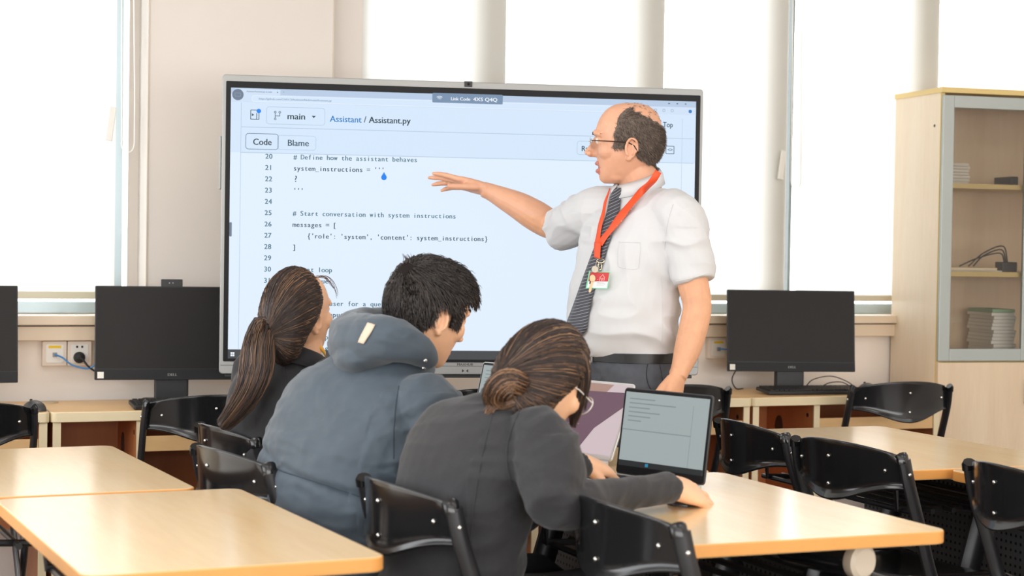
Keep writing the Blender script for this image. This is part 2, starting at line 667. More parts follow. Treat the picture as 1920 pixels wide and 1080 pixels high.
def desk(x0, label, y0=6.04, dv=0.288):
    x1, y1 = x0 + 0.896, 6.48
    r = thing('computer_desk', label, 'desk', (x0, y0, 0), group='wall desks')
    t = MB()
    t.prism(rounded(x0, y0, x1, y1, 0.018), 0.715, 0.75)
    o = t.build('worktop', [M_DESK, M_CREAM], r, bevel=0.003)
    for p_ in o.data.polygons:
        if abs(p_.normal.z) < 0.5:
            p_.material_index = 1
    for nm, xa in (('side_panel', x0 + 0.008), ('divider_panel', x0 + dv), ('side_panel', x1 - 0.033)):
        s = MB()
        s.box((xa, y0 + 0.016, 0.0), (xa + 0.025, y1 - 0.02, 0.7145))
        q = s.build(nm, M_DESKIN, r)
        e = MB()
        e.box((xa - 0.001, y0 + 0.010, 0.0), (xa + 0.026, y0 + 0.0158, 0.7145))
        e.build('edge_band', M_CREAM, q)
        if nm != 'side_panel' or xa > x0 + 0.1:
            c = MB()
            c.lathe([(0.0001, 0), (0.009, 0), (0.009, 0.002), (0.0001, 0.002)], 12, Matrix.Translation((xa - 0.001, y0 + 0.06, 0.67)) @ Matrix.Rotation(radians(90), 4, 'Y'))
            c.build('cam_cover', M_HOLE, q)
    s = MB()
    s.lathe([(0.0001, 0), (0.03, 0), (0.03, 0.003), (0.0001, 0.003)], 20, Matrix.Translation((x0 + dv - 0.0025, y0 + 0.28, 0.60)) @ Matrix.Rotation(radians(90), 4, 'Y') @ Matrix.Diagonal((1.6, 1.0, 1.0, 1.0)))
    s.build('cable_hole_cover', M_HOLE, r, smooth=True)
    bk = MB()
    bk.box((x0 + 0.035, y1 - 0.05, 0.30), (x1 - 0.035, y1 - 0.035, 0.7145))
    bk.build('back_panel', M_DESKIN, r)
    lp = MB()
    lp.box((x0 + 0.035, y0 + 0.05, 0.10), (x0 + dv, y1 - 0.052, 0.116))
    lp.build('bottom_shelf', M_DESKIN, r)
    k = MB()
    k.box((x0 + dv + 0.027, y0 + 0.014, 0.607), (x1 - 0.035, y0 + 0.028, 0.660))
    q = k.build('keyboard_tray', M_DESK, r, bevel=0.002)
    k = MB()
    k.box((x0 + dv + 0.027, y0 + 0.03, 0.607), (x1 - 0.035, y0 + 0.33, 0.621))
    k.build('tray_board', M_DESKIN, q)
    g = MB()
    g.lathe([(0.0001, 0), (0.032, 0), (0.032, 0.003), (0.026, 0.005), (0.0001, 0.005)], 24, Matrix.Translation((x0 + 0.04, 6.40, 0.7502)))
    g.build('cable_grommet', mat('beige_plastic', srgb(190, 170, 140), 0.5), r, smooth=True)
    return r


desk(-0.100, 'beech computer desk at the far left under the left window, with the mouse on it')
desk(0.800, 'beech computer desk under the left monitor, right of the first seam')
desk(1.700, 'beech computer desk behind the big screen, hidden in the middle of the row')
desk(2.600, 'beech computer desk behind the standing man, ending at the right seam', y0=6.045, dv=0.19)
desk(3.500, 'beech computer desk carrying the right monitor, ending beside the cabinet', y0=6.05)

# ---------------------------------------------------------------- wall sockets and cables


def faceplate(x, z, label, name, cat):
    r = thing(name, label, cat, (x, 6.5395, z))
    p = MB()
    p.prism(rounded(-0.043, -0.045, 0.043, 0.045, 0.004), 0, 0.034, M=Matrix.Translation((x, 6.5395, z)) @ Matrix.Rotation(radians(90), 4, 'X'))
    p.build('backing_box', M_WALL2, r, bevel=0.003)
    p = MB()
    p.prism(rounded(-0.031, -0.034, 0.031, 0.034, 0.006), 0.0342, 0.0362, M=Matrix.Translation((x, 6.5395, z)) @ Matrix.Rotation(radians(90), 4, 'X'))
    p.build('cover_plate', M_WHITE, r, bevel=0.001)
    return r


M_YEL = mat('yellow_sticker', srgb(246, 205, 20), 0.6)
M_BLUE = mat('blue_cable', srgb(52, 132, 200), 0.45)


def sockets(x, z, side, cords):
    a = faceplate(x, z, 'cream network socket with a yellow sticker on the wall, %s' % side, 'network_socket', 'socket')
    s = MB()
    s.box((x - 0.022, 6.5018, z + 0.020), (x + 0.022, 6.5028, z + 0.029))
    s.build('yellow_sticker', M_YEL, a)
    j = MB()
    j.box((x - 0.008, 6.499, z - 0.012), (x + 0.008, 6.5028, z + 0.004))
    j.build('jack', M_LOGO, a)
    x2 = x + 0.0885
    c = faceplate(x2, z, 'cream power socket with a round black plug on the wall, %s' % side, 'power_socket', 'socket')
    h = MB()
    for dx in (-0.009, 0.009):
        h.box((x2 + dx - 0.004, 6.5021, z + 0.020), (x2 + dx + 0.003, 6.5029, z + 0.028))
    h.build('socket_hole', M_BLACK, c)
    t = MB()
    t.tube(cords[0], 0.0032, 8)
    tag(t.build('network_cable', M_BLUE, None, smooth=True), 'blue network cable hanging from the socket, %s' % side, 'cable', 'blue network cables')
    r = thing('power_cable', 'black plug and cord in the wall socket, %s' % side, 'cable', cords[1][0])
    p = MB()
    p.lathe([(0.0001, 0), (0.020, 0), (0.021, 0.012), (0.017, 0.026), (0.008, 0.032), (0.0001, 0.032)], 20, Matrix.Translation((x2 - 0.003, 6.5015, z - 0.014)) @ Matrix.Rotation(radians(90), 4, 'X'))
    p.build('plug', M_RUBBER, r, smooth=True)
    p = MB()
    p.tube(cords[1], 0.0036, 8)
    p.build('cord', M_RUBBER, r, smooth=True)


def smooth_path(pts, n=5):
    """Catmull-Rom through the given points"""
    pts = [Vector(p) for p in pts]
    q = [pts[0] * 2 - pts[1]] + pts + [pts[-1] * 2 - pts[-2]]
    out = []
    for i in range(1, len(q) - 2):
        for k in range(n):
            t = k / n
            out.append(0.5 * (2 * q[i] + (q[i + 1] - q[i - 1]) * t + (2 * q[i - 1] - 5 * q[i] + 4 * q[i + 1] - q[i + 2]) * t * t + (3 * q[i] - q[i - 1] - 3 * q[i + 1] + q[i + 2]) * t ** 3))
    out.append(pts[-1])
    return out


sockets(0.872, 0.918, 'left of the left monitor',
        (smooth_path([(0.872, 6.497, 0.915), (0.895, 6.47, 0.905), (0.93, 6.46, 0.878), (0.985, 6.44, 0.868), (1.02, 6.42, 0.90), (1.05, 6.37, 0.93), (1.10, 6.33, 0.93)]),
         smooth_path([(0.958, 6.470, 0.904), (0.965, 6.455, 0.898), (0.985, 6.44, 0.872), (1.02, 6.43, 0.852), (1.08, 6.40, 0.845), (1.14, 6.36, 0.86)])))
sockets(3.592, 0.918, 'left of the right monitor',
        (smooth_path([(3.592, 6.497, 0.915), (3.62, 6.47, 0.914), (3.66, 6.45, 0.914), (3.72, 6.42, 0.915), (3.78, 6.36, 0.92)]),
         smooth_path([(3.678, 6.470, 0.904), (3.695, 6.45, 0.895), (3.73, 6.42, 0.88), (3.80, 6.38, 0.87)])))

# ---------------------------------------------------------------- training tables
M_PERF = None


def perforated():
    mt = bpy.data.materials.new('perforated_dark_metal')
    nt, bb = nodes_of(mt)
    setin(bb, rough=0.4, metal=0.2)
    tc = nt.nodes.new('ShaderNodeTexCoord')
    sc = nt.nodes.new('ShaderNodeVectorMath')
    sc.operation = 'MULTIPLY'
    sc.inputs[1].default_value = (0.0, 1 / 0.022, 1 / 0.022)
    nt.links.new(tc.outputs['Object'], sc.inputs[0])
    fr = nt.nodes.new('ShaderNodeVectorMath')
    fr.operation = 'FRACTION'
    nt.links.new(sc.outputs[0], fr.inputs[0])
    ds = nt.nodes.new('ShaderNodeVectorMath')
    ds.operation = 'DISTANCE'
    ds.inputs[1].default_value = (0.0, 0.5, 0.5)
    nt.links.new(fr.outputs[0], ds.inputs[0])
    lt = nt.nodes.new('ShaderNodeMath')
    lt.operation = 'LESS_THAN'
    lt.inputs[1].default_value = 0.2
    nt.links.new(ds.outputs['Value'], lt.inputs[0])
    mx = nt.nodes.new('ShaderNodeMix')
    mx.data_type = 'RGBA'
    mx.inputs['A'].default_value = (0.12, 0.125, 0.13, 1)
    mx.inputs['B'].default_value = (0.004, 0.004, 0.004, 1)
    nt.links.new(lt.outputs[0], mx.inputs['Factor'])
    nt.links.new(mx.outputs['Result'], bb.inputs['Base Color'])
    return mt


M_PERF = perforated()


def table(x0, y0, x1, y1, label, rot=0.0):
    cx, cy = (x0 + x1) / 2, (y0 + y1) / 2
    w, l = (x1 - x0) / 2, (y1 - y0) / 2
    r = thing('training_table', label, 'table', (cx, cy, 0), rot, 'beech classroom tables')
    T = WORLD_OF[r.name]
    t = MB()
    t.prism(rounded(-w, -l, w, l, 0.035, 8), 0.722, 0.75, M=T)
    o = t.build('tabletop', [M_TOP, M_EDGE], r, bevel=0.0035, seg=3)
    for p_ in o.data.polygons:
        if abs(p_.normal.z) < 0.5:
            p_.material_index = 1
    for sy in (-1, 1):
        g = MB()
        y = sy * (l - 0.30)
        g.tube([T @ Vector((w - 0.10, y, 0.71)), T @ Vector((0.02, y, 0.05))], 0.022, 10, flat=1.7)
        g.tube([T @ Vector((-w + 0.08, y, 0.03)), T @ Vector((w - 0.06, y, 0.03))], 0.022, 10)
        g.tube([T @ Vector((-w + 0.08, y, 0.706)), T @ Vector((w - 0.06, y, 0.706))], 0.014, 8)
        q = g.build('leg_frame', M_BLACKTUBE, r, smooth=True)
        for sx in (-w + 0.08, w - 0.06):
            c = MB()
            c.ball(T @ Vector((sx, y, 0.018)), 0.02, n=12, m_=8)
            c.build('foot', M_RUBBER, q, smooth=True)
    g = MB()
    for k in range(7):
        x = -w + 0.10 + k * 0.070
        g.tube([T @ Vector((x, -l + 0.12, 0.615)), T @ Vector((x, l - 0.12, 0.615))], 0.008, 8)
    for sy in (-1, 1):
        g.tube([T @ Vector((-w + 0.08, sy * (l - 0.17), 0.70)), T @ Vector((-w + 0.085, sy * (l - 0.17), 0.62)), T @ Vector((w - 0.11, sy * (l - 0.17), 0.60)), T @ Vector((w - 0.10, sy * (l - 0.17), 0.70))], 0.009, 8)
    g.build('book_rack', M_BLACKTUBE, r, smooth=True)
    m_ = MB()
    m_.box((w - 0.095, -l + 0.06, 0.26), (w - 0.085, l - 0.06, 0.64), M=T)
    m_.build('modesty_panel', M_PERF, r, bevel=0.002)
    return r


table(1.600, 3.065, 2.255, 4.055, 'beech table in the near right, empty corner towards the camera, chair pushed at its corner')
table(1.600, 4.060, 2.235, 5.040, 'beech table under the silver laptops, behind the near right table')
table(2.760, 3.945, 3.375, 4.990, 'beech table at the far right in front of the wooden cabinet')
table(2.880, 2.880, 3.480, 3.935, 'beech table cut by the right edge, one chair at its side')
table(0.440, 3.100, 1.005, 4.080, 'beech table nearest the camera at the lower left', rot=radians(3.0))
table(0.300, 4.100, 0.860, 5.030, 'beech table at the left behind the nearest one, before the wall desks', rot=radians(3.0))

# ---------------------------------------------------------------- folding chairs


def make_chair():
    """faces +y; the back is at y = -0.22"""
    r = thing('folding_chair', 'x', 'chair')
    b = MB()

    def back(u, v):
        s = 2 * u - 1
        top = 0.827 - 0.030 * abs(s) ** 2.2
        bot = 0.664 + 0.046 * (1 - cos(pi * min(1, abs(s) / 0.95))) / 2
        z = bot + (top - bot) * v
        y = -0.285 + 0.075 * s * s + 0.016 * (1 - v) ** 2 * (1 - abs(s)) * -1.0 + (0.78 - z) * 0.12
        x = 0.218 * s
        # round the upper corners, let the lower lip roll out
        if v > 0.7 and abs(s) > 0.86:
            x *= 1 - 0.06 * ((v - 0.7) / 0.3) ** 2
        if v < 0.12:
            y -= 0.010 * (1 - v / 0.12)
        return Vector((x, y, z))
    b.grid(back, 28, 12)
    o = b.build('backrest', M_BLACKGLOSS, r, smooth=True, solid=0.009, angle=180)
    md = o.modifiers.new('bevel', 'BEVEL')
    md.width = 0.0035
    md.segments = 3
    md.limit_method = 'ANGLE'
    md.angle_limit = radians(50)
    # small steel rivets: one near each post, two in the middle
    for s, v in ((-0.78, 0.5), (0.78, 0.5), (0.0, 0.72), (0.0, 0.26)):
        p = back((s + 1) / 2, v)
        q = MB()
        q.ball(p + Vector((0.0, -0.0065, 0)), 0.0052, 0.004, 0.0052, 10, 6)
        q.ball(p + Vector((0.0, 0.0065, 0)), 0.0052, 0.004, 0.0052, 10, 6)
        q.build('rivet', M_CHROME, r, smooth=True)
    for sx in (-1, 1):
        g = MB()
        x = 0.222 * sx
        g.tube(smooth_path([(x * 0.985, -0.222, 0.790), (x, -0.205, 0.72), (x, -0.170, 0.62), (x, -0.110, 0.45), (x, 0.0, 0.22), (x, 0.135, 0.012)], 4), 0.0115, 10, flat=1.75, up=(0, 1, 0))
        q = g.build('front_leg', M_BLACKTUBE, r, smooth=True)
        f = MB()
        f.tube([(x, 0.130, 0.024), (x, 0.138, 0.0)], 0.015, 10)
        f.build('foot', M_RUBBER, q, smooth=True)
        f = MB()
        f.tube([(x * 0.985, -0.226, 0.783), (x * 0.98, -0.229, 0.799), (x * 0.96, -0.229, 0.803)], 0.0125, 10, flat=1.5, up=(0, 1, 0))
        f.build('post_cap', M_BLACKGLOSS, q, smooth=True)
        f = MB()
        f.ball((x * 1.045, -0.214, 0.752), 0.004, 0.0055, 0.0055, 10, 6)
        f.build('post_screw', M_CHROME, q, smooth=True)
        g = MB()
        x = 0.197 * sx
        g.tube([(x, 0.05, 0.425), (x, -0.09, 0.24), (x, -0.255, 0.010)], 0.010, 10, flat=1.5, up=(0, 1, 0))
        q = g.build('rear_leg', M_GREYBAR, r, smooth=True)
        f = MB()
        f.tube([(x, -0.247, 0.022), (x, -0.259, 0.0)], 0.014, 10)
        f.build('foot', M_RUBBER, q, smooth=True)
        g = MB()
        g.box((0.205 * sx - 0.004, -0.125, 0.36), (0.205 * sx + 0.004, -0.085, 0.435))
        g.build('hinge_bracket', M_GREYBAR, r, bevel=0.003)
    g = MB()
    g.tube([(-0.222, 0.075, 0.105), (0.222, 0.075, 0.105)], 0.008, 8)
    g.tube([(-0.197, -0.19, 0.10), (0.197, -0.19, 0.10)], 0.008, 8)
    g.build('stretcher', M_BLACKTUBE, r, smooth=True)
    b = MB()

    def seat(u, v):
        s, t = 2 * u - 1, v
        x = 0.192 * s * (1 - 0.10 * (1 - t))
        y = -0.165 + 0.385 * t
        z = 0.446 + 0.012 * s * s - 0.020 * max(0, (t - 0.8) / 0.2) ** 2 + 0.010 * (1 - t) ** 2
        return Vector((x, y, z))
    b.grid(seat, 12, 12)
    b.build('seat', M_BLACKGLOSS, r, smooth=True, solid=0.012, angle=180)
    return r


CHAIR0 = make_chair()
_used = []


def chair(bx, by, face, label, group='black folding chairs'):
    """bx, by: the middle of the backrest; face: heading of the sitter in degrees from +x"""
    rz = radians(face - 90)
    off = Matrix.Rotation(rz, 4, 'Z') @ Vector((0, -0.225, 0))
    loc = (bx - off.x, by - off.y, 0)
    if not _used:
        _used.append(1)
        CHAIR0.location = loc
        CHAIR0.rotation_euler = (0, 0, rz)
        CHAIR0['label'] = label
        CHAIR0['group'] = group
        return CHAIR0
    return copy_thing(CHAIR0, loc, rz, label, group)


chair(1.122, 4.83, 8, 'black folding chair of the ponytailed woman, its back just behind her')
chair(1.010, 4.30, 11, 'black folding chair behind the man in the hooded jacket, close to the left tables')
chair(1.232, 3.61, 7, 'black folding chair behind the leaning woman in the black blazer')
chair(1.562, 3.205, 3, 'empty black folding chair at the corner of the near right table')
chair(2.650, 4.585, -3, 'black folding chair at the far corner of the far right table, beside the leaning laptop')
chair(2.655, 4.075, 8, 'black folding chair at the middle of the far right table, overlapping its neighbour')
chair(2.755, 3.48, -5, 'black folding chair cut off by the right edge of the picture')
chair(4.055, 5.850, 86, 'black folding chair facing the desk with the right monitor, beside the cabinet')
chair(3.085, 5.900, 90, 'black folding chair at the wall desk just right of the standing man')
chair(1.290, 5.800, 91, 'black folding chair in front of the desk with the left monitor, beside the ponytailed woman')
chair(0.485, 5.690, 93, 'black folding chair at the far left wall desk, cut by the picture edge')
chair(0.205, 3.290, 8, 'black folding chair in the bottom left corner beside the nearest table')
chair(2.262, 5.860, 90, 'black folding chair under the big screen, only its top edge showing between the students')
# ---------------------------------------------------------------- the big interactive display
DA = -0.218
DD = Vector((cos(DA), sin(DA), 0))
DN = Vector((sin(DA), -cos(DA), 0))
DC = Vector((2.136, 5.662, 0.888))
DM = Matrix((DD, Vector((0, 0, 1)), DN)).transposed().to_4x4()
DM.translation = DC
DW, DH = 1.665, 1.005
disp = thing('interactive_display', 'big silver framed touch display showing code, standing behind the students', 'display', (DC.x, DC.y, 0), DA)
b = MB()
b.prism(rounded(-DW / 2, 0.0, DW / 2, DH, 0.012), -0.075, 0.0, M=DM)
b.build('frame', M_SILVER, disp, bevel=0.003)
b = MB()
b.box((-DW / 2 + 0.004, 0.0285, 0.0), (DW / 2 - 0.004, 0.0297, 0.0012), M=DM)
b.build('frame_joint', M_DARKPRINT, disp)
b = MB()
b.box((-DW / 2 + 0.02, -0.012, -0.065), (DW / 2 - 0.02, -0.001, -0.012), M=DM)
b.build('pen_tray', M_BLACK, disp, bevel=0.002)
b = MB()
b.prism(rounded(-0.820, 0.042, 0.822, 0.983, 0.004), 0.0, 0.002, M=DM)
b.build('bezel', M_BEZEL, disp)
b = MB()
b.box((-0.0145, DH - 0.017, -0.02), (0.0125, DH + 0.002, 0.004), M=DM)
q = b.build('camera', M_BLACK, disp, bevel=0.001)
b = MB()
b.ball(DM @ Vector((-0.001, DH - 0.0075, 0.003)), 0.005, n=12, m_=8)
b.build('lens', M_SCREEN_OFF, q, smooth=True)
b = MB()
text(b, 'MAXHUB', -0.026, 0.0315, 0.011, DM, width=0.056, off=0.0006, bold=0.0006)
b.build('maker_lettering', M_DARKPRINT, disp)
b = MB()
for k in (-1, 1):
    b.add([DM @ Vector((0.003 + k * 0.003, 0.013, 0.0006)), DM @ Vector((0.003 + k * 0.011, 0.019, 0.0006)), DM @ Vector((0.003 + k * 0.011, 0.007, 0.0006))], [(0, 1, 2)])
b.build('power_key_mark', M_DARKPRINT, disp)
b = MB()
b.box((-DW / 2 - 0.008, 0.62, -0.05), (-DW / 2, 0.80, -0.02), M=DM)
b.build('side_handle', M_SILVER, disp, bevel=0.003)
# mobile stand behind: two columns and a base
b = MB()
for u in (-0.42, 0.42):
    b.box((u - 0.04, -0.70, -0.135), (u + 0.04, 0.75, -0.078), M=DM)
b.box((-0.5, 0.30, -0.16), (0.5, 0.42, -0.136), M=DM)
b.build('stand_column', M_BLACK, disp, bevel=0.004)
for u in (-0.42, 0.42):
    b = MB()
    b.box((u - 0.04, -0.86, -0.24), (u + 0.04, -0.70, 0.30), M=DM)
    q = b.build('stand_foot', M_BLACK, disp, bevel=0.01)
    for w in (-0.20, 0.26):
        b = MB()
        b.tube([DM @ Vector((u - 0.015, -0.858, w)), DM @ Vector((u + 0.015, -0.858, w))], 0.030, 14)
        b.build('caster', M_RUBBER, q, smooth=True)

EM_BG = emission_mat('screen_pale_blue', srgb(224, 238, 254), 1.0)
EM_HDR = emission_mat('screen_header_blue', srgb(212, 230, 250), 1.0)
EM_TAB = emission_mat('screen_tab_strip', srgb(183, 203, 228), 1.0)
EM_URL = emission_mat('screen_address_bar', srgb(208, 225, 246), 1.0)
EM_TASK = emission_mat('screen_taskbar', srgb(70, 72, 75), 1.0)
EM_LINK = emission_mat('screen_link_banner', srgb(120, 144, 172), 1.0)
EM_TXT = emission_mat('screen_text_dark', srgb(50, 80, 94), 1.0)
EM_CODE = emission_mat('screen_text_teal', srgb(74, 114, 130), 1.0)
EM_BLACK = emission_mat('screen_text_black', srgb(36, 58, 68), 1.0)
EM_BLUE = emission_mat('screen_text_blue', srgb(38, 126, 196), 1.0)
EM_DOT = emission_mat('screen_dot_blue', srgb(10, 130, 240), 1.0)
EM_RULE = emission_mat('screen_rule_grey', srgb(176, 198, 218), 1.0)
EM_FAINT = emission_mat('screen_text_faint', srgb(142, 164, 188), 1.0)
EM_WHITE = emission_mat('screen_white', srgb(240, 247, 255), 1.0)
EM_GREY = emission_mat('screen_badge_grey', srgb(112, 126, 146), 1.0)
SMATS = [EM_BG, EM_HDR, EM_TAB, EM_URL, EM_TASK, EM_LINK, EM_TXT, EM_CODE, EM_BLACK, EM_BLUE, EM_DOT, EM_RULE, EM_FAINT, EM_WHITE, EM_GREY]
I = {k: i for i, k in enumerate(('BG', 'HDR', 'TAB', 'URL', 'TASK', 'LINK', 'TXT', 'CODE', 'BLACK', 'BLUE', 'DOT', 'RULE', 'FAINT', 'WHITE', 'GREY'))}
S0 = 0.0022
b = MB()
flat_rect(b, -0.804, 0.052, 0.806, 0.961, DM, S0, mi=I['BG'])
scr = b.build('screen', SMATS, disp)


def layer(name):
    global b
    return b.build(name, SMATS, scr)


b = MB()
flat_rect(b, -0.804, 0.745, 0.806, 0.9135, DM, S0 + 0.0003, mi=I['HDR'])
layer('page_header')
b = MB()
flat_rect(b, -0.804, 0.940, 0.806, 0.961, DM, S0 + 0.0003, mi=I['TAB'])
flat_rect(b, -0.790, 0.940, -0.640, 0.958, DM, S0 + 0.0006, mi=I['URL'])
text(b, 'Assistant/Assistant.py at main', -0.753, 0.9475, 0.008, DM, width=0.085, off=S0 + 0.0009, mi=I['FAINT'])
text(b, 'x', -0.652, 0.9475, 0.008, DM, off=S0 + 0.0009, mi=I['TXT'])
text(b, '+', -0.632, 0.9475, 0.010, DM, off=S0 + 0.0009, mi=I['FAINT'])
for u in (0.705, 0.735, 0.765):
    flat_rect(b, u, 0.950, u + 0.006, 0.953, DM, S0 + 0.0009, mi=I['TXT'])
layer('browser_tab_strip')
b = MB()
flat_rect(b, -0.804, 0.9135, 0.806, 0.940, DM, S0 + 0.0003, mi=I['URL'])
flat_rect(b, -0.735, 0.916, 0.60, 0.937, DM, S0 + 0.0006, r=0.008, mi=I['WHITE'])
flat_rect(b, -0.734, 0.917, 0.599, 0.936, DM, S0 + 0.0008, r=0.008, mi=I['HDR'])
text(b, 'https://github.com/CHGCS/Assistant/blob/main/Assistant.py', -0.712, 0.9235, 0.009, DM, width=0.244, off=S0 + 0.0011, mi=I['FAINT'])
for u in (0.625, 0.655, 0.685, 0.715):
    outline_rect(b, u, 0.922, u + 0.010, 0.932, DM, S0 + 0.0009, 0.004, 0.0015, mi=I['FAINT'])
flat_rect(b, 0.779, 0.920, 0.791, 0.932, DM, S0 + 0.0009, r=0.005, mi=I['BLUE'])
layer('browser_address_bar')
b = MB()
flat_rect(b, -0.125, 0.931, 0.119, 0.964, DM, S0 + 0.0012, r=0.004, mi=I['LINK'])
text(b, 'Link Code', -0.062, 0.9405, 0.0155, DM, width=0.068, off=S0 + 0.0016, mi=I['WHITE'])
text(b, '4XS Q4Q', 0.016, 0.9400, 0.0180, DM, width=0.084, off=S0 + 0.0016, mi=I['WHITE'], bold=0.0009)
for k, rr in enumerate((0.004, 0.0085, 0.013)):
    n = 8
    pa = [(-0.1 + rr * cos(radians(45 + 90 * i / n)), 0.9395 + rr * sin(radians(45 + 90 * i / n))) for i in range(n + 1)]
    pb = [(-0.1 + (rr + 0.0016) * cos(radians(45 + 90 * i / n)), 0.9395 + (rr + 0.0016) * sin(radians(45 + 90 * i / n))) for i in range(n + 1)]
    b.add([DM @ Vector((*p, S0 + 0.0016)) for p in pa + pb], [(i, i + 1, n + 2 + i, n + 1 + i) for i in range(n)], I['WHITE'])
layer('link_code_banner')
b = MB()
flat_rect(b, -0.804, 0.052, 0.806, 0.0825, DM, S0 + 0.0003, mi=I['TASK'])
for du in (0, 0.0068):
    for dv in (0, 0.0075):
        flat_rect(b, -0.795 + du, 0.0595 + dv, -0.7892 + du, 0.0655 + dv, DM, S0 + 0.0006, mi=I['WHITE'])
layer('taskbar')
b = MB()
n = 24
b.add([DM @ Vector((-0.781 + 0.019 * cos(2 * pi * i / n), 0.938 + 0.019 * sin(2 * pi * i / n), S0 + 0.0014)) for i in range(n)], [tuple(range(n))], I['GREY'])
outline_rect(b, -0.791, 0.932, -0.771, 0.944, DM, S0 + 0.0018, 0.002, 0.0012, mi=I['FAINT'])
flat_rect(b, -0.804, 0.462, -0.796, 0.510, DM, S0 + 0.0014, r=0.003, mi=I['GREY'])
layer('floating_badge')
# page header line work and lettering
b = MB()
for v in (0.8305, 0.745):
    flat_rect(b, -0.769, v - 0.001, 0.80, v + 0.001, DM, S0 + 0.0006, mi=I['RULE'])
flat_rect(b, -0.770, 0.083, -0.7685, 0.912, DM, S0 + 0.0006, mi=I['RULE'])
flat_rect(b, 0.757, 0.083, 0.7582, 0.900, DM, S0 + 0.0006, mi=I['RULE'])
outline_rect(b, -0.686, 0.842, -0.489, 0.901, DM, S0 + 0.0008, 0.010, 0.0016, mi=I['RULE'])
outline_rect(b, -0.754, 0.756, -0.644, 0.810, DM, S0 + 0.0010, 0.010, 0.0018, mi=I['CODE'])
outline_rect(b, -0.648, 0.757, -0.518, 0.806, DM, S0 + 0.0008, 0.010, 0.0014, mi=I['RULE'])
outline_rect(b, 0.382, 0.765, 0.52, 0.813, DM, S0 + 0.0008, 0.010, 0.0016, mi=I['RULE'])
outline_rect(b, 0.699, 0.775, 0.730, 0.804, DM, S0 + 0.0010, 0.003, 0.0022, mi=I['TXT'])
text(b, '<>', 0.7045, 0.7845, 0.017, DM, width=0.020, off=S0 + 0.0010, mi=I['TXT'])
outline_rect(b, -0.739, 0.856, -0.709, 0.889, DM, S0 + 0.0010, 0.002, 0.0024, mi=I['TXT'])
flat_rect(b, -0.719, 0.857, -0.7165, 0.878, DM, S0 + 0.0010, mi=I['TXT'])
b.add([DM @ Vector((-0.734, 0.867, S0 + 0.001)), DM @ Vector((-0.726, 0.872, S0 + 0.001)), DM @ Vector((-0.734, 0.877, S0 + 0.001))], [(0, 1, 2)], I['TXT'])
b.add([DM @ Vector((-0.711 + 0.0075 * cos(2 * pi * i / n), 0.885 + 0.0075 * sin(2 * pi * i / n), S0 + 0.0014)) for i in range(n)], [tuple(range(n))], I['DOT'])
b.add([DM @ Vector((-0.534, 0.874, S0 + 0.001)), DM @ Vector((-0.520, 0.874, S0 + 0.001)), DM @ Vector((-0.527, 0.866, S0 + 0.001))], [(2, 1, 0)], I['TXT'])
for cu, cv in ((-0.656, 0.883), (-0.656, 0.860), (-0.641, 0.883)):     # branch symbol
    outline_rect(b, cu - 0.004, cv - 0.004, cu + 0.004, cv + 0.004, DM, S0 + 0.001, 0.0039, 0.0018, mi=I['TXT'])
flat_rect(b, -0.657, 0.864, -0.655, 0.879, DM, S0 + 0.001, mi=I['TXT'])
flat_rect(b, -0.642, 0.871, -0.640, 0.879, DM, S0 + 0.001, mi=I['TXT'])
flat_rect(b, -0.655, 0.869, -0.640, 0.8712, DM, S0 + 0.001, mi=I['TXT'])
layer('page_line_work')
for s_, u_, v_, z_, w_, k_, bo_ in (('main', -0.617, 0.8605, 0.030, 0.062, 'BLACK', 0.0012), ('Assistant', -0.473, 0.8555, 0.030, 0.107, 'BLUE', 0.0010), ('/', -0.358, 0.8565, 0.030, None, 'TXT', 0.0008),
                                ('Assistant.py', -0.341, 0.8560, 0.030, 0.142, 'BLACK', 0.0012), ('Code', -0.730, 0.7715, 0.030, 0.063, 'BLACK', 0.0012), ('Blame', -0.615, 0.7710, 0.030, 0.073, 'TXT', 0.0010),
                                ('Top', 0.687, 0.8690, 0.026, 0.036, 'TXT', 0.0009), ('Raw', 0.397, 0.7780, 0.026, 0.044, 'TXT', 0.0010)):
    b = MB()
    text(b, s_, u_, v_, z_, DM, width=w_, off=S0 + 0.001, mi=I[k_], bold=bo_)
    layer('page_lettering')
CODE = {20: '# Define how the assistant behaves', 21: "system_instructions = '''", 22: '', 23: "'''", 24: '', 25: '# Start conversation with system instructions',
        26: 'messages = [', 27: "    {'role': 'system', 'content': system_instructions}", 28: ']', 29: '', 30: '# Chat loop', 31: 'while True:', 32: '',
        33: '# Ask user for a question', 34: "user_input = input('You: ')", 35: '', 36: '# Respond to the user', 37: "messages.append(user)"}
for ln, s_ in CODE.items():
    v = 0.7255 - (ln - 20) * 0.0380 + 0.0006
    cl = 0.7425 if ln == 20 else None
    b = MB()
    text(b, str(ln), -0.6885, v, 0.0235, DM, mono=0.0125, off=S0 + 0.001, mi=I['CODE'], clip=cl, bold=0.0010)
    layer('line_number')
    if s_:
        b = MB()
        ind = 0.05 if ln in (33, 34, 36, 37) else 0.0
        text(b, s_, -0.594 + ind, v, 0.0235, DM, mono=0.01238 + ind * 0.006, off=S0 + 0.001, mi=I['CODE'] if s_[:1] in '#"' else I['TXT'], clip=cl, bold=0.0010)
        layer('code_line')
b = MB()
pts = [(-0.2865 + 0.0095 * cos(radians(a)), 0.6715 + 0.0095 * sin(radians(a))) for a in range(-220, 41, 13)] + [(-0.2865, 0.690)]
b.add([DM @ Vector((*p, S0 + 0.001)) for p in pts], [tuple(range(len(pts)))], I['DOT'])
text(b, '?', -0.590, 0.650, 0.030, DM, off=S0 + 0.001, mi=I['TXT'])
layer('touch_cursor')

# ---------------------------------------------------------------- desktop computers on the wall desks


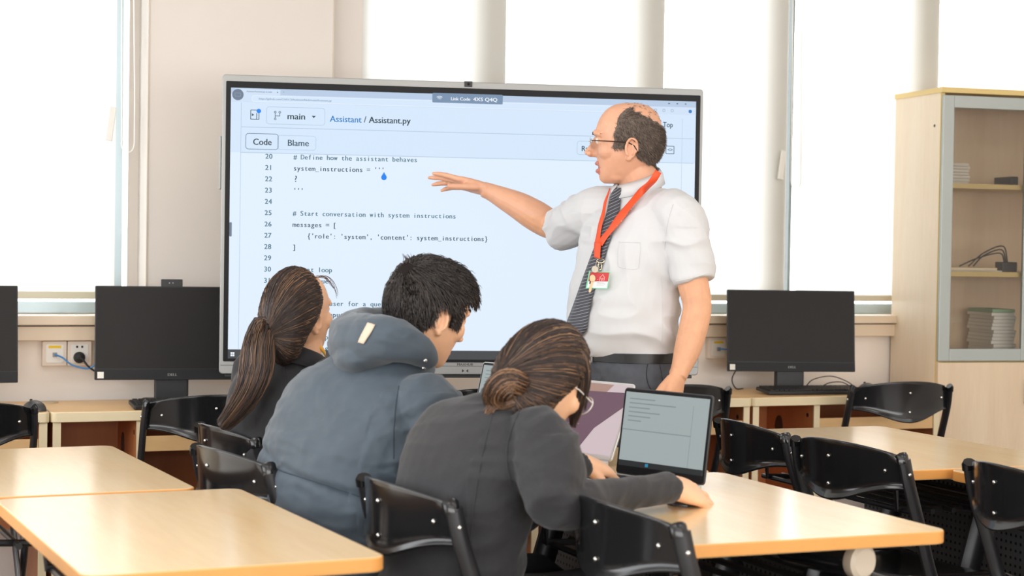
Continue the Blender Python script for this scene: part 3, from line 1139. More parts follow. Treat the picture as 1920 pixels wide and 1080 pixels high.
def monitor(cx, cy, rz, label, webcam, zb=0.835):
    """all-in-one computer: panel 0.54 x 0.335, tilted back, on a neck and foot; faces -y before turning"""
    r = thing('desktop_computer', label, 'computer', (cx, cy, 0.7503), rz, 'all-in-one computers on the wall desks')
    T = WORLD_OF[r.name]
    W, H = 0.27, 0.335
    Z = zb - 0.7503
    Tp = T @ Matrix.Translation((0, -0.02, Z)) @ Matrix.Rotation(radians(-5), 4, 'X') @ Matrix.Rotation(radians(90), 4, 'X')
    b = MB()
    b.prism(rounded(-W, 0, W, H, 0.004), -0.012, 0.0, M=Tp)
    b.prism(rounded(-W + 0.03, 0.02, W - 0.03, H - 0.03, 0.01), -0.045, -0.012, M=Tp)
    b.build('housing', M_BLACK, r, bevel=0.002)
    b = MB()
    b.prism(rounded(-W + 0.004, 0.040, W - 0.004, H - 0.004, 0.001), 0.0, 0.0012, M=Tp)
    b.build('screen', M_SCREEN_OFF, r)
    b = MB()
    b.prism(rounded(-W + 0.001, 0.001, W - 0.001, 0.038, 0.002), 0.0, 0.0022, M=Tp)
    q = b.build('chin_bar', mat('charcoal_plastic', (0.02, 0.02, 0.021), 0.5, spec=0.2), r)
    b = MB()
    text(b, 'DELL', -0.016, 0.014, 0.013, Tp, width=0.034, off=0.0026, bold=0.0008)
    b.build('maker_lettering', M_LOGO, q)
    b = MB()
    b.prism([(-W + 0.010, 0.006), (-W + 0.032, 0.006), (-W + 0.032, 0.029), (-W + 0.010, 0.029)], 0.0022, 0.0028, M=Tp)
    b.build('white_sticker', M_PAPER, q)
    b = MB()
    T2 = T
    b.box((-0.06, 0.0, 0.01), (0.06, 0.035, Z + 0.14), M=T2)
    b.build('neck', M_BLACK, r, bevel=0.006)
    b = MB()
    b.prism(rounded(-0.10, -0.09, 0.10, 0.10, 0.02), 0.0, 0.012, M=T2)
    b.build('foot', M_BLACK, r, bevel=0.003)
    if webcam:
        b = MB()
        b.box((-0.040, H - 0.002, -0.018), (0.036, H + 0.026, -0.002), M=Tp)
        q = b.build('pop_up_webcam', M_BLACK, r, bevel=0.002)
        b = MB()
        for du in (-0.010, 0.002):
            b.ball(Tp @ Vector((du, H + 0.012, -0.001)), 0.003, n=8, m_=6)
        b.build('lens', M_LOGO, q, smooth=True)
    return r


monitor(1.255, 6.30, radians(-8), 'black desktop computer with a pop-up webcam, left of the big screen', True)
monitor(3.80, 6.27, radians(-15), 'black desktop computer on the right wall desk, between standing man and cabinet', False)
monitor(0.445, 6.27, radians(0), 'black desktop computer cut by the left edge, only its right side showing', False)


def keyboard(cx, cy, rz, label):
    r = thing('keyboard', label, 'keyboard', (cx, cy, 0.7503), rz, 'black keyboards')
    T = WORLD_OF[r.name] @ Matrix.Rotation(radians(4), 4, 'X') @ Matrix.Translation((0, 0, 0.006))
    b = MB()
    b.prism(rounded(-0.22, -0.065, 0.22, 0.065, 0.006), 0.0, 0.014, M=T)
    b.build('case', M_BLACK, r, bevel=0.003)
    b = MB()
    for row in range(6):
        y = 0.050 - row * 0.0195
        nk = 20
        for k in range(nk):
            x = -0.208 + k * 0.0208
            if row == 5 and 3 < k < 9:
                continue
            b.box((x, y - 0.0075, 0.0145), (x + 0.0165, y + 0.0075, 0.0195), M=T)
        if row == 5:
            b.box((-0.208 + 4 * 0.0208, y - 0.0075, 0.0145), (-0.208 + 8.8 * 0.0208, y + 0.0075, 0.0195), M=T)
    b.build('keys', M_KEY, r)
    return r


keyboard(1.300, 6.115, radians(-1), 'black keyboard in front of the left monitor')
keyboard(3.845, 6.175, radians(-6), 'black keyboard in front of the right monitor')


def mouse(x, y, rz, label, hs=1.0):
    r = thing('computer_mouse', label, 'mouse', (x, y, 0.7503), rz, 'black computer mice')
    T = WORLD_OF[r.name]
    b = MB()
    rings = []
    for i in range(11):
        t = i / 10
        yy = -0.055 + 0.11 * t
        w = 0.031 * (1 - (2 * t - 1) ** 4 * 0.45) * (0.25 if i in (0, 10) else 1)
        h = 0.036 * hs * (sin(pi * (0.12 + 0.80 * t)) ** 0.8) * (0.5 if i in (0, 10) else 1)
        rings.append([T @ Vector((w * cos(a), yy, max(0.001, h * max(0, sin(a)) ** 0.7))) for a in [2 * pi * j / 18 for j in range(18)]])
    b.loft(rings)
    b.build('shell', mat('dark_grey_satin_plastic', (0.06, 0.06, 0.062), 0.3), r, smooth=True)
    b = MB()
    b.tube([T @ Vector((-0.003, 0.03, 0.031)), T @ Vector((0.003, 0.03, 0.031))], 0.006, 10)
    b.build('wheel', M_RUBBER, r, smooth=True)


mouse(0.755, 6.12, radians(15), 'black computer mouse at the far left, beside the desk seam')
mouse(4.150, 6.23, radians(-10), 'black computer mouse right of the right keyboard, by the cabinet')
_p = P(1284, 922, 4.03)
mouse(_p.x, _p.y, radians(-50), 'dark computer mouse under the hand of the leaning woman, right of her laptop', 0.5)
t = MB()
t.tube(smooth_path([(3.62, 6.37, 0.86), (3.590, 6.38, 0.80), (3.62, 6.40, 0.757), (3.66, 6.41, 0.7545)]), 0.0026, 6)
tag(t.build('monitor_cable', M_RUBBER, None, smooth=True), 'thin black cable dropping from the lower left of the right monitor', 'cable')
t = MB()
t.tube(smooth_path([(3.86, 6.40, 0.765), (3.93, 6.38, 0.7545), (3.97, 6.37, 0.790), (4.05, 6.36, 0.805), (4.12, 6.35, 0.785), (4.16, 6.33, 0.757), (4.155, 6.29, 0.757)]), 0.0022, 6)
tag(t.build('mouse_cable', M_RUBBER, None, smooth=True), 'looped thin black cable behind the right keyboard, leading to the mouse', 'cable')
t = MB()
t.tube(smooth_path([(3.84, 6.39, 0.79), (3.90, 6.36, 0.762), (3.97, 6.34, 0.7545), (4.02, 6.32, 0.780), (4.08, 6.31, 0.782), (4.12, 6.30, 0.7545), (4.03, 6.26, 0.757)]), 0.0022, 6)
tag(t.build('keyboard_cable', M_RUBBER, None, smooth=True), 'lower thin black cable arching behind the right keyboard', 'cable')

# ---------------------------------------------------------------- wooden cabinet
CA = radians(-6)
cab = thing('storage_cabinet', 'pale wood cabinet with glass doors in the right corner', 'cabinet', (4.42, 6.14, 0), CA)
T = WORLD_OF[cab.name]
CW, CD, CH = 0.90, 0.385, 2.0


def cbox(name, lo, hi, mt, parent=cab, **k):
    b = MB()
    b.box(lo, hi, M=T)
    return b.build(name, mt, parent, **k)


cbox('side_panel', (0, 0.0, 0), (0.018, CD, CH), M_MAPLE2)
cbox('side_panel', (CW - 0.018, 0.0, 0), (CW, CD, CH), M_MAPLE2)
cbox('back_panel', (0.018, CD - 0.012, 0.02), (CW - 0.018, CD, CH), M_MAPLE)
cbox('top_board', (-0.006, -0.022, CH), (CW + 0.006, CD, CH + 0.022), M_YEDGE, bevel=0.001)
for z in (0.865, 1.235, 1.605):
    cbox('shelf', (0.0185, 0.012, z), (CW - 0.0185, CD - 0.0125, z + 0.020), M_YEDGE)
cbox('edge_band', (-0.0005, -0.004, 0.0), (0.018, 0.0, CH - 0.001), M_YEDGE)
b = MB()
b.lathe([(0.0001, 0), (0.006, 0), (0.006, 0.002), (0.0001, 0.002)], 12, T @ Matrix.Translation((-0.0005, 0.045, 1.865)) @ Matrix.Rotation(radians(-90), 4, 'Y'))
b.build('screw_cap', M_HOLE, cab)
for k in range(2):
    x0, x1 = 0.002 + k * 0.449, 0.447 + k * 0.449
    d = MB()
    d.box((x0, -0.022, 0.880), (x0 + 0.052, -0.0045, 1.990), M=T)
    d.box((x1 - 0.052, -0.022, 0.880), (x1, -0.0045, 1.990), M=T)
    d.box((x0 + 0.052, -0.022, 0.880), (x1 - 0.052, -0.0045, 0.932), M=T)
    d.box((x0 + 0.052, -0.022, 1.938), (x1 - 0.052, -0.0045, 1.990), M=T)
    q = d.build('glass_door', M_GREYALU, cab, bevel=0.003)
    g = MB()
    g.box((x0 + 0.050, -0.014, 0.930), (x1 - 0.050, -0.011, 1.940), M=T)
    g.build('glass_pane', M_SMOKE, q)
    d = MB()
    d.box((x0, -0.022, 0.05), (x1, -0.0045, 0.874), M=T)
    q = d.build('wooden_door', M_MAPLE, cab, bevel=0.001)
    h = MB()
    hx = x1 - 0.03 if k == 0 else x0 + 0.03
    h.tube([T @ Vector((hx, -0.035, 0.70)), T @ Vector((hx, -0.035, 0.80))], 0.005, 8)
    for z in (0.705, 0.795):
        h.tube([T @ Vector((hx, -0.035, z)), T @ Vector((hx, -0.021, z))], 0.004, 8)
    h.build('handle', M_SILVER, q, smooth=True)

# things on the cabinet shelves
for i in range(7):
    r = T @ Vector((0.145, 0.20, 1.6252 + i * 0.0132))
    b = MB()
    dx = 0.003 * ((i * 7) % 3 - 1)
    b.prism(rounded(0.085 + dx, 0.12, 0.215 + dx, 0.27, 0.006), 1.6253 + i * 0.0132, 1.6253 + i * 0.0132 + 0.0118, M=T)
    b.prism(rounded(0.083 + dx, 0.118, 0.217 + dx, 0.272, 0.006), 1.6253 + i * 0.0132 + 0.0040, 1.6253 + i * 0.0132 + 0.0075, M=T)
    tag(b.build('flat_box', mat('frosted_clear_plastic', srgb(228, 222, 212), 0.35), None, bevel=0.0012),
        'flat frosted box in the stack on the upper cabinet shelf', 'box', 'stacked flat boxes in the cabinet')
ho = thing('card_holder', 'dark blue upright card with a round cut-out, behind the stacked flat boxes', 'holder', T @ Vector((0.165, 0.29, 1.6255)))
b = MB()
b.prism(rounded(0.120, 1.6255, 0.205, 1.80, 0.012), -0.305, -0.290, M=T @ Matrix.Rotation(radians(90), 4, 'X'))
b.build('body', mat('navy_plastic', srgb(58, 66, 84), 0.45), ho, bevel=0.002)
b = MB()
b.lathe([(0.0001, 0), (0.022, 0), (0.022, 0.002), (0.0001, 0.002)], 24, T @ Matrix.Translation((0.170, 0.289, 1.712)) @ Matrix.Rotation(radians(90), 4, 'X'))
b.build('cut_out', M_MAPLE, ho, smooth=True)
b = MB()
b.box((0.060, 0.06, 1.2552), (0.345, 0.26, 1.2605), M=T)
tag(b.build('plastic_sheet', M_PAPER, None, bevel=0.001), 'flat white sheet lying on the middle cabinet shelf', 'sheet')
b = MB()
b.box((0.075, 0.05, 1.2608), (0.315, 0.17, 1.2720), M=T)
tag(b.build('wooden_board', mat('pale_board', srgb(238, 222, 190), 0.5), None, bevel=0.001), 'thin pale board on the white sheet, middle cabinet shelf', 'board')
pw = thing('power_adapter', 'black power adapter with coiled cable at the right of the middle shelf', 'adapter', T @ Vector((0.385, 0.11, 1.2553)))
b = MB()
b.box((0.352, 0.07, 1.2555), (0.425, 0.13, 1.298), M=T)
b.build('body', M_BLACK, pw, bevel=0.004)
for k, (h_, w_) in enumerate(((0.10, 0.13), (0.085, 0.10), (0.07, 0.16))):
    b = MB()
    b.tube(smooth_path([T @ Vector((0.395, 0.10 + k * 0.012, 1.295)), T @ Vector((0.372, 0.10 + k * 0.012, 1.265 + h_)), T @ Vector((0.33 - w_ * 0.3, 0.12 + k * 0.012, 1.265 + h_ * 0.7)), T @ Vector((0.36 - w_, 0.14 + k * 0.012, 1.2765))]), 0.0032, 6)
    b.build('cable', M_RUBBER, pw, smooth=True)
for i in range(14):
    b = MB()
    dx = 0.004 * ((i * 5) % 4 - 1.5)
    b.box((0.330 + dx, 0.10, 0.8853 + i * 0.0150), (0.440 + dx, 0.30, 0.8853 + i * 0.0150 + 0.0140), M=T)
    tag(b.build('paper_booklet', M_PAPER if i < 13 else mat('pale_green_cover', srgb(150, 190, 150), 0.7), None, bevel=0.001),
        'white paper booklet in the pile at the cabinet bottom' if i < 13 else 'pale green booklet on top of the paper pile in the cabinet', 'booklet', 'piled booklets in the cabinet' if i < 13 else None)
b = MB()
b.box((0.405, 0.10, 1.6252), (0.440, 0.24, 1.665), M=T)
tag(b.build('dark_case', M_BLACK, None, bevel=0.004), 'small dark case at the right end of the upper cabinet shelf', 'case')

# ---------------------------------------------------------------- laptops


def laptop(hx, hy, dx, dy, W, D, Hs, tilt, label, body, screen_fn, base=None):
    """hinge middle at hx, hy running along (dx, dy); the screen faces to the right-hand side of that direction turned back (towards the user)"""
    d = Vector((dx, dy, 0)).normalized()
    usr = Vector((d.y, -d.x, 0))            # from the hinge to the user
    r = thing('laptop', label, 'laptop', (hx, hy, 0.7503), 0)
    Bm = Matrix((d, -usr, Vector((0, 0, 1)))).transposed().to_4x4()
    Bm.translation = (hx, hy, 0.7503)
    b = MB()
    b.prism(rounded(-W / 2, -D, W / 2, 0.0, 0.012), 0.001, 0.015, M=Bm)
    b.build('base', base or body, r, bevel=0.002)
    b = MB()
    for row in range(6):
        for k in range(15):
            x = -W / 2 + 0.02 + k * (W - 0.04) / 15
            b.box((x, -0.030 - row * 0.018 - 0.014, 0.0151), (x + (W - 0.04) / 15 - 0.003, -0.030 - row * 0.018, 0.0166), M=Bm)
    b.build('keys', M_KEY, r)
    b = MB()
    b.prism(rounded(-0.05, -D + 0.012, 0.05, -D + 0.075, 0.004), 0.0151, 0.0156, M=Bm)
    b.build('touchpad', base or body, r)
    Lm = Bm @ Matrix.Translation((0, 0.002, 0.014)) @ Matrix.Rotation(radians(90 - tilt), 4, 'X')
    b = MB()
    b.prism(rounded(-W / 2, 0.0, W / 2, Hs, 0.010), -0.006, 0.0, M=Lm)
    q = b.build('lid', body, r, bevel=0.0015)
    screen_fn(Lm, W, Hs, r)
    return r


def scr_grey(M, W, H, r):
    b = MB()
    b.prism(rounded(-W / 2 + 0.003, 0.003, W / 2 - 0.003, H - 0.003, 0.008), 0.0, 0.0012, M=M)
    b.build('bezel', M_BEZEL, r)
    b = MB()
    g1, g2, g3 = emission_mat('laptop_grey_green', srgb(158, 168, 168), 1.0), emission_mat('laptop_grey_rule', srgb(128, 140, 142), 1.0), emission_mat('laptop_taskbar', srgb(34, 38, 40), 1.0)
    g4 = emission_mat('laptop_taskbar_blue', srgb(40, 130, 165), 1.0)
    u0, u1, v0, v1 = -W / 2 + 0.008, W / 2 - 0.008, 0.022, H - 0.010
    flat_rect(b, u0, v0, u1, v1, M, 0.0015, mi=0)
    flat_rect(b, u0, v0, u1, v0 + 0.014, M, 0.0018, mi=2)
    flat_rect(b, u0 + 0.09, v0 + 0.003, u0 + 0.10, v0 + 0.011, M, 0.0021, mi=3)
    flat_rect(b, u0, v0 + 0.090, u1 - 0.05, v0 + 0.0925, M, 0.0018, mi=1)
    flat_rect(b, u1 - 0.05, v0 + 0.014, u1 - 0.0485, v1 - 0.02, M, 0.0018, mi=1)
    for k in range(6):
        flat_rect(b, u0 + 0.015, v1 - 0.018 - 0.011 * k, u0 + (0.10, 0.17, 0.085, 0.12, 0.09, 0.06)[k], v1 - 0.015 - 0.011 * k, M, 0.0018, mi=1)
    b.build('screen', [g1, g2, g3, g4], r)


def scr_mauve(M, W, H, r):
    b = MB()
    b.prism(rounded(-W / 2 + 0.003, 0.003, W / 2 - 0.003, H - 0.003, 0.008), 0.0, 0.0012, M=M)
    b.build('bezel', mat('silver_bezel', srgb(196, 190, 190), 0.3, metal=0.4), r)
    b = MB()
    a1, a2, a3, a4 = (emission_mat('laptop_pale_pink', srgb(206, 188, 192), 1.0), emission_mat('laptop_mauve', srgb(112, 84, 98), 1.0),
                      emission_mat('laptop_tan', srgb(172, 138, 126), 1.0), emission_mat('laptop_blue_bar', srgb(66, 78, 150), 1.0))
    u0, u1, v0, v1 = -W / 2 + 0.007, W / 2 - 0.007, 0.014, H - 0.008
    flat_rect(b, u0, v0, u1, v1, M, 0.0015, mi=0)

    def poly(pts, off, mi):
        b.add([M @ Vector((u0 + (u1 - u0) * p, v0 + (v1 - v0) * q_, off)) for p, q_ in pts], [tuple(range(len(pts)))], mi)
    poly([(0.0, 0.05), (0.0, 0.42), (0.40, 1.0), (0.78, 1.0), (0.45, 0.42), (0.20, 0.05)], 0.0018, 2)
    poly([(0.05, 0.06), (0.0, 0.22), (0.50, 0.88), (0.97, 0.90), (1.0, 0.72), (0.70, 0.36), (0.58, 0.05)], 0.0021, 1)
    poly([(0.02, 0.03), (0.02, 0.06), (0.52, 0.06), (0.52, 0.03)], 0.0024, 3)
    for k in range(5):
        poly([(0.30, 0.30 + 0.09 * k), (0.30, 0.307 + 0.09 * k), (0.30 + (0.14, 0.2, 0.11, 0.17, 0.1)[k], 0.307 + 0.09 * k), (0.30 + (0.14, 0.2, 0.11, 0.17, 0.1)[k], 0.30 + 0.09 * k)], 0.0024, 2)
    b.build('screen', [a1, a2, a3, a4], r)


M_LAPSIL = mat('silver_laptop_aluminium', srgb(206, 206, 204), 0.35, metal=0.4)
M_LAPBLK = mat('dark_laptop_body', (0.03, 0.03, 0.032), 0.4)
laptop(1.975, 3.870, 0.36, -0.93, 0.292, 0.20, 0.218, 8, 'dark-lidded laptop with a grey-green screen in front of the leaning woman', M_LAPBLK, scr_grey, M_LAPSIL)
laptop(1.955, 4.365, 0.36, -0.93, 0.310, 0.21, 0.222, 24, 'silver laptop with a mauve and pink screen, left of the dark laptop', M_LAPSIL, scr_mauve)
laptop(1.950, 4.830, 0.36, -0.93, 0.310, 0.21, 0.222, 14, 'pale silver laptop mostly hidden behind the head of the leaning woman', M_LAPSIL, scr_grey)

bt = thing('drink_bottle', 'dark round bottle with a pale end, lying on the rack under the near right table', 'bottle', (2.125, 3.27, 0.62))
b = MB()
Bq = Matrix.Translation((2.125, 3.27, 0.664)) @ Matrix.Rotation(radians(90), 4, 'X') @ Matrix.Rotation(radians(12), 4, 'Y')
b.lathe([(0.0001, -0.17), (0.038, -0.17), (0.040, -0.16), (0.040, 0.02), (0.037, 0.035)], 24, Bq)
b.build('body', M_BLACKGLOSS, bt, smooth=True)
b = MB()
b.lathe([(0.037, 0.0352), (0.0385, 0.038), (0.0385, 0.060), (0.030, 0.067), (0.0001, 0.068)], 24, Bq)
b.build('end_cap', mat('pale_beige_cap', srgb(226, 212, 190), 0.4), bt, smooth=True)
# ================================================================ people
RH = Vector((cos(YAW), -sin(YAW), 0))      # right / away along the floor, as the photographer stood
FH = Vector((sin(YAW), cos(YAW), 0))
UZ = Vector((0, 0, 1))
M_SKIN = mat('fair_skin', srgb(226, 170, 138), 0.48, noise_amt=0.10, noise_scale=26, bump=0.05, bump_scale=420, sss=0.12)
M_SKIN_ARM = mat('fair_skin_arm', srgb(228, 170, 132), 0.5, noise_amt=0.12, noise_scale=30, bump=0.06, bump_scale=420, sss=0.12)
M_SKIN2 = mat('light_warm_skin', srgb(242, 190, 152), 0.48, noise_amt=0.08, noise_scale=24, bump=0.04, bump_scale=420, sss=0.12)
M_LIP = mat('lip', srgb(194, 118, 102), 0.45)
M_MOUTH = mat('mouth_inside', srgb(96, 44, 40), 0.5)
for _m in (M_SKIN, M_SKIN_ARM, M_SKIN2):
    _b = _m.node_tree.nodes['Principled BSDF']
    _b.inputs['Subsurface Radius'].default_value = (0.012, 0.005, 0.003)
    _b.inputs['Subsurface Scale'].default_value = 0.5


def head_dir(right, away, up=0.0):
    v = RH * right + FH * away + UZ * up
    return v.normalized()


def ring(c, fwd, up, a, bf, bb, n=2.3, N=32):
    """closed superellipse round c: a half width, bf / bb depth to the front and back"""
    fwd = (fwd - up * fwd.dot(up)).normalized()
    lat = up.cross(fwd)
    e = 2.0 / n
    out = []
    for i in range(N):
        t = 2 * pi * i / N
        x, y = cos(t), sin(t)
        x = math.copysign(abs(x) ** e, x) * (bf if x > 0 else bb)
        y = math.copysign(abs(y) ** e, y) * a
        out.append(c + fwd * x + lat * y)
    return out


def spline(rows, n=4):
    """rows of numbers / vectors, Catmull-Rom interpolated"""
    def cr(a, b, c, d, t):
        return 0.5 * (2 * b + (c - a) * t + (2 * a - 5 * b + 4 * c - d) * t * t + (3 * b - a - 3 * c + d) * t ** 3)
    q = [rows[0]] + list(rows) + [rows[-1]]
    out = []
    for i in range(1, len(q) - 2):
        for k in range(n):
            out.append([cr(*z, k / n) for z in zip(q[i - 1], q[i], q[i + 1], q[i + 2])])
    out.append(list(rows[-1]))
    return out


def torso(mb, rows, n=4, N=32, sup=2.3):
    """rows: (px, py, depth, heading right, heading away, a, bf, bb)"""
    rows = spline(rows, n)
    cs = [P(r[0], r[1], r[2]) for r in rows]
    rings = []
    for i, r in enumerate(rows):
        ax = (cs[min(i + 1, len(cs) - 1)] - cs[max(i - 1, 0)])
        if ax.z < 0:
            ax = -ax
        ax = (ax.normalized() * 0.6 + UZ * 0.4).normalized()
        rings.append(ring(cs[i], head_dir(r[3], r[4]), ax, r[5], r[6], r[7], sup, N))
    mb.loft(rings)
    return cs


def limb(mb, rows, n=4, N=16, flat=1.0, up=None):
    """rows: (px, py, depth, radius)"""
    rows = spline(rows, n)
    mb.tube([P(r[0], r[1], r[2]) for r in rows], [max(0.002, r[3]) for r in rows], N, flat, up)


def limbw(mb, pts, rad, n=4, N=14, flat=1.0, up=None):
    rows = spline([(*p, r) for p, r in zip(pts, rad)], n)
    mb.tube([Vector(r[:3]) for r in rows], [max(0.0015, r[3]) for r in rows], N, flat, up)


def hand(mb, wrist, fdir, back, thumb, curls, s=1.0, spread=0.05, thumb_dir=(0.62, 0.62, -0.30), thumb_bend=0.25):
    """palm and five fingers; back = outward normal of the hand's back; thumb = +1/-1 side along fdir x back"""
    fdir = fdir.normalized()
    back = (back - fdir * back.dot(fdir)).normalized()
    lat = fdir.cross(back) * thumb
    rings = []
    for t, w, h in ((-0.012, 0.027, 0.020), (0.0, 0.028, 0.020), (0.02, 0.033, 0.020), (0.045, 0.039, 0.018), (0.07, 0.042, 0.0155), (0.09, 0.041, 0.0125), (0.099, 0.037, 0.008)):
        c = wrist + fdir * (t * s) + back * (0.002 * s)
        rings.append([c + lat * (w * s * math.copysign(abs(cos(a)) ** 0.8, cos(a))) + back * (h * s * sin(a)) for a in [2 * pi * k / 18 for k in range(18)]])
    mb.loft(rings)
    base = ((0.030, 0.088), (0.0105, 0.095), (-0.0100, 0.092), (-0.0290, 0.082))
    lens = ((0.044, 0.026, 0.021), (0.049, 0.030, 0.022), (0.045, 0.028, 0.021), (0.036, 0.021, 0.019))
    for k in range(4):
        p = wrist + lat * (base[k][0] * s) + fdir * ((base[k][1] - 0.012) * s)
        sp = spread * (1.5 - k) + 0.0
        d = (fdir + lat * sp).normalized()
        pts, rad = [p.copy()], [0.0098 * s]
        ang = 0.0
        seg = (0.012,) + lens[k]
        cl = (0.0,) + tuple(curls[k])
        for L, cu, rr in zip(seg, cl, (0.0104, 0.0097, 0.0087, 0.0068)):
            ang += cu
            dd = d * cos(ang) - back * sin(ang)
            h_ = p + dd * (L * s * 0.5)
            p = p + dd * (L * s)
            if L > 0.02:
                pts.append(h_)
                rad.append(rr * s * 0.98)
            pts.append(p.copy())
            rad.append(rr * s * (0.94 if k == 3 else 1.0))
        rad[-1] *= 0.72
        mb.tube(pts, rad, 10)
    td = (fdir * thumb_dir[0] + lat * thumb_dir[1] + back * thumb_dir[2]).normalized()
    p = wrist + fdir * (0.018 * s) + lat * (0.018 * s) - back * (0.004 * s)
    pts, rad = [p.copy()], [0.0150 * s]
    for L, rr in ((0.040, 0.0130), (0.018, 0.0110), (0.018, 0.0112), (0.014, 0.0100), (0.013, 0.0075)):
        p = p + td * (L * s)
        pts.append(p.copy())
        rad.append(rr * s)
        td = (td + fdir * thumb_bend - back * 0.05).normalized()
    mb.tube(pts, rad, 10)


def fuse(mb, name, mats, parent, voxel=0.004, smooth=4, picker=None, disp=None, world=True):
    """joins the overlapping closed shapes into one continuous surface"""
    me = bpy.data.meshes.new(name + '_raw')
    me.from_pydata([tuple(p) for p in mb.v], [], mb.f)
    me.validate()
    bm = bmesh.new()
    bm.from_mesh(me)
    bmesh.ops.recalc_face_normals(bm, faces=bm.faces)
    bm.to_mesh(me)
    bm.free()
    o = bpy.data.objects.new(name + '_raw', me)
    COL.objects.link(o)
    md = o.modifiers.new('r', 'REMESH')
    md.mode = 'VOXEL'
    md.voxel_size = voxel
    md.adaptivity = 0.0
    if smooth:
        ms = o.modifiers.new('s', 'SMOOTH')
        ms.factor = 0.5
        ms.iterations = smooth
    dg = bpy.context.evaluated_depsgraph_get()
    m2 = bpy.data.meshes.new_from_object(o.evaluated_get(dg))
    bpy.data.objects.remove(o)
    bpy.data.meshes.remove(me)
    m2.name = name
    m2.materials.clear()
    for k in (mats if isinstance(mats, (list, tuple)) else [mats]):
        m2.materials.append(k)
    if disp:
        nv = [v.normal.copy() for v in m2.vertices]
        for v, n_ in zip(m2.vertices, nv):
            d = disp(v.co, n_)
            if d:
                v.co += n_ * d
    if picker:
        for p_ in m2.polygons:
            p_.material_index = picker(p_.center)
    m2.shade_smooth()
    bvh = BVHTree.FromPolygons([v.co.copy() for v in m2.vertices], [tuple(p_.vertices) for p_ in m2.polygons])
    faces = [(p_.center.copy(), p_.normal.copy()) for p_ in m2.polygons]
    q = bpy.data.objects.new(name, m2)
    COL.objects.link(q)
    if parent is not None:
        m2.transform(WORLD_OF[parent.name].inverted())
        q.parent = parent
        WORLD_OF[q.name] = WORLD_OF[parent.name].copy()
    else:
        WORLD_OF[q.name] = Matrix()
    q_bvh[q.name] = bvh
    q_faces[q.name] = faces
    return q


q_bvh, q_faces = {}, {}


def hit(o, px, py):
    """first point of o's surface along the line of sight through px, py"""
    d = (FWD + RGT * ((px - 960) / FPX) - UPV * ((py - 540) / FPX)).normalized()
    r = q_bvh[o.name].ray_cast(CAMP, d)
    return (r[0], r[1]) if r[0] is not None else (None, None)


def drape(mb, o, rows, off=0.003, cols=5, n=4, mi=0, lift=None):
    """a band lying on o; rows: (left px, left py, right px, right py)"""
    rows = spline(rows, n)
    pts, last = [], None
    for i, r in enumerate(rows):
        line = []
        for k in range(cols + 1):
            t = k / cols
            px, py = r[0] + (r[2] - r[0]) * t, r[1] + (r[3] - r[1]) * t
            p, nn = hit(o, px, py)
            if p is not None:
                last = (p - CAMP).dot(FWD)
                q = p + nn * off
            else:
                q = P(px, py, last if last else 5.2)
            line.append(q)
        pts.append(line)
    c = cols + 1
    # smooth along and across so that the band does not copy every fold
    for _ in range(3):
        new = [[p.copy() for p in l] for l in pts]
        for i in range(1, len(pts) - 1):
            for k in range(c):
                new[i][k] = pts[i][k] * 0.5 + (pts[i - 1][k] + pts[i + 1][k]) * 0.25
        pts = new
    mb.add([p for l in pts for p in l], [(i * c + k, i * c + k + 1, (i + 1) * c + k + 1, (i + 1) * c + k) for i in range(len(pts) - 1) for k in range(cols)], mi)
    return pts


def seam(mb, o, pxs, r=0.0012, off=0.0004, n=5):
    pts = []
    for q in spline(pxs, n):
        p, nn = hit(o, q[0], q[1])
        if p is not None:
            pts.append(p + nn * off)
    if len(pts) > 2:
        mb.tube(pts, r, 6)


def strands(paths, name, mats, parent, r0=0.0011, n=3, pick=None):
    """many fine tapering hairs as one mesh"""
    vs, fs, mi = [], [], []
    for path in paths:
        m_ = len(path)
        base = len(vs)
        k0 = pick(path) if pick else 0
        for i, p in enumerate(path):
            t = (path[min(i + 1, m_ - 1)] - path[max(i - 1, 0)])
            if t.length < 1e-9:
                t = Vector((0, 0, 1))
            t.normalize()
            ref = Vector((0.3, 0.5, 0.81))
            a = t.cross(ref).normalized()
            b_ = t.cross(a)
            r = r0 * (1.0 - 0.75 * (i / (m_ - 1)) ** 2)
            for j in range(n):
                w = 2 * pi * j / n
                vs.append(p + a * (r * cos(w)) + b_ * (r * sin(w)))
        for i in range(m_ - 1):
            for j in range(n):
                fs.append((base + i * n + j, base + i * n + (j + 1) % n, base + (i + 1) * n + (j + 1) % n, base + (i + 1) * n + j))
                mi.append(k0)
    mb = MB()
    mb.v, mb.f, mb.mi = vs, fs, mi
    return mb.build(name, mats, parent, smooth=True, angle=180)


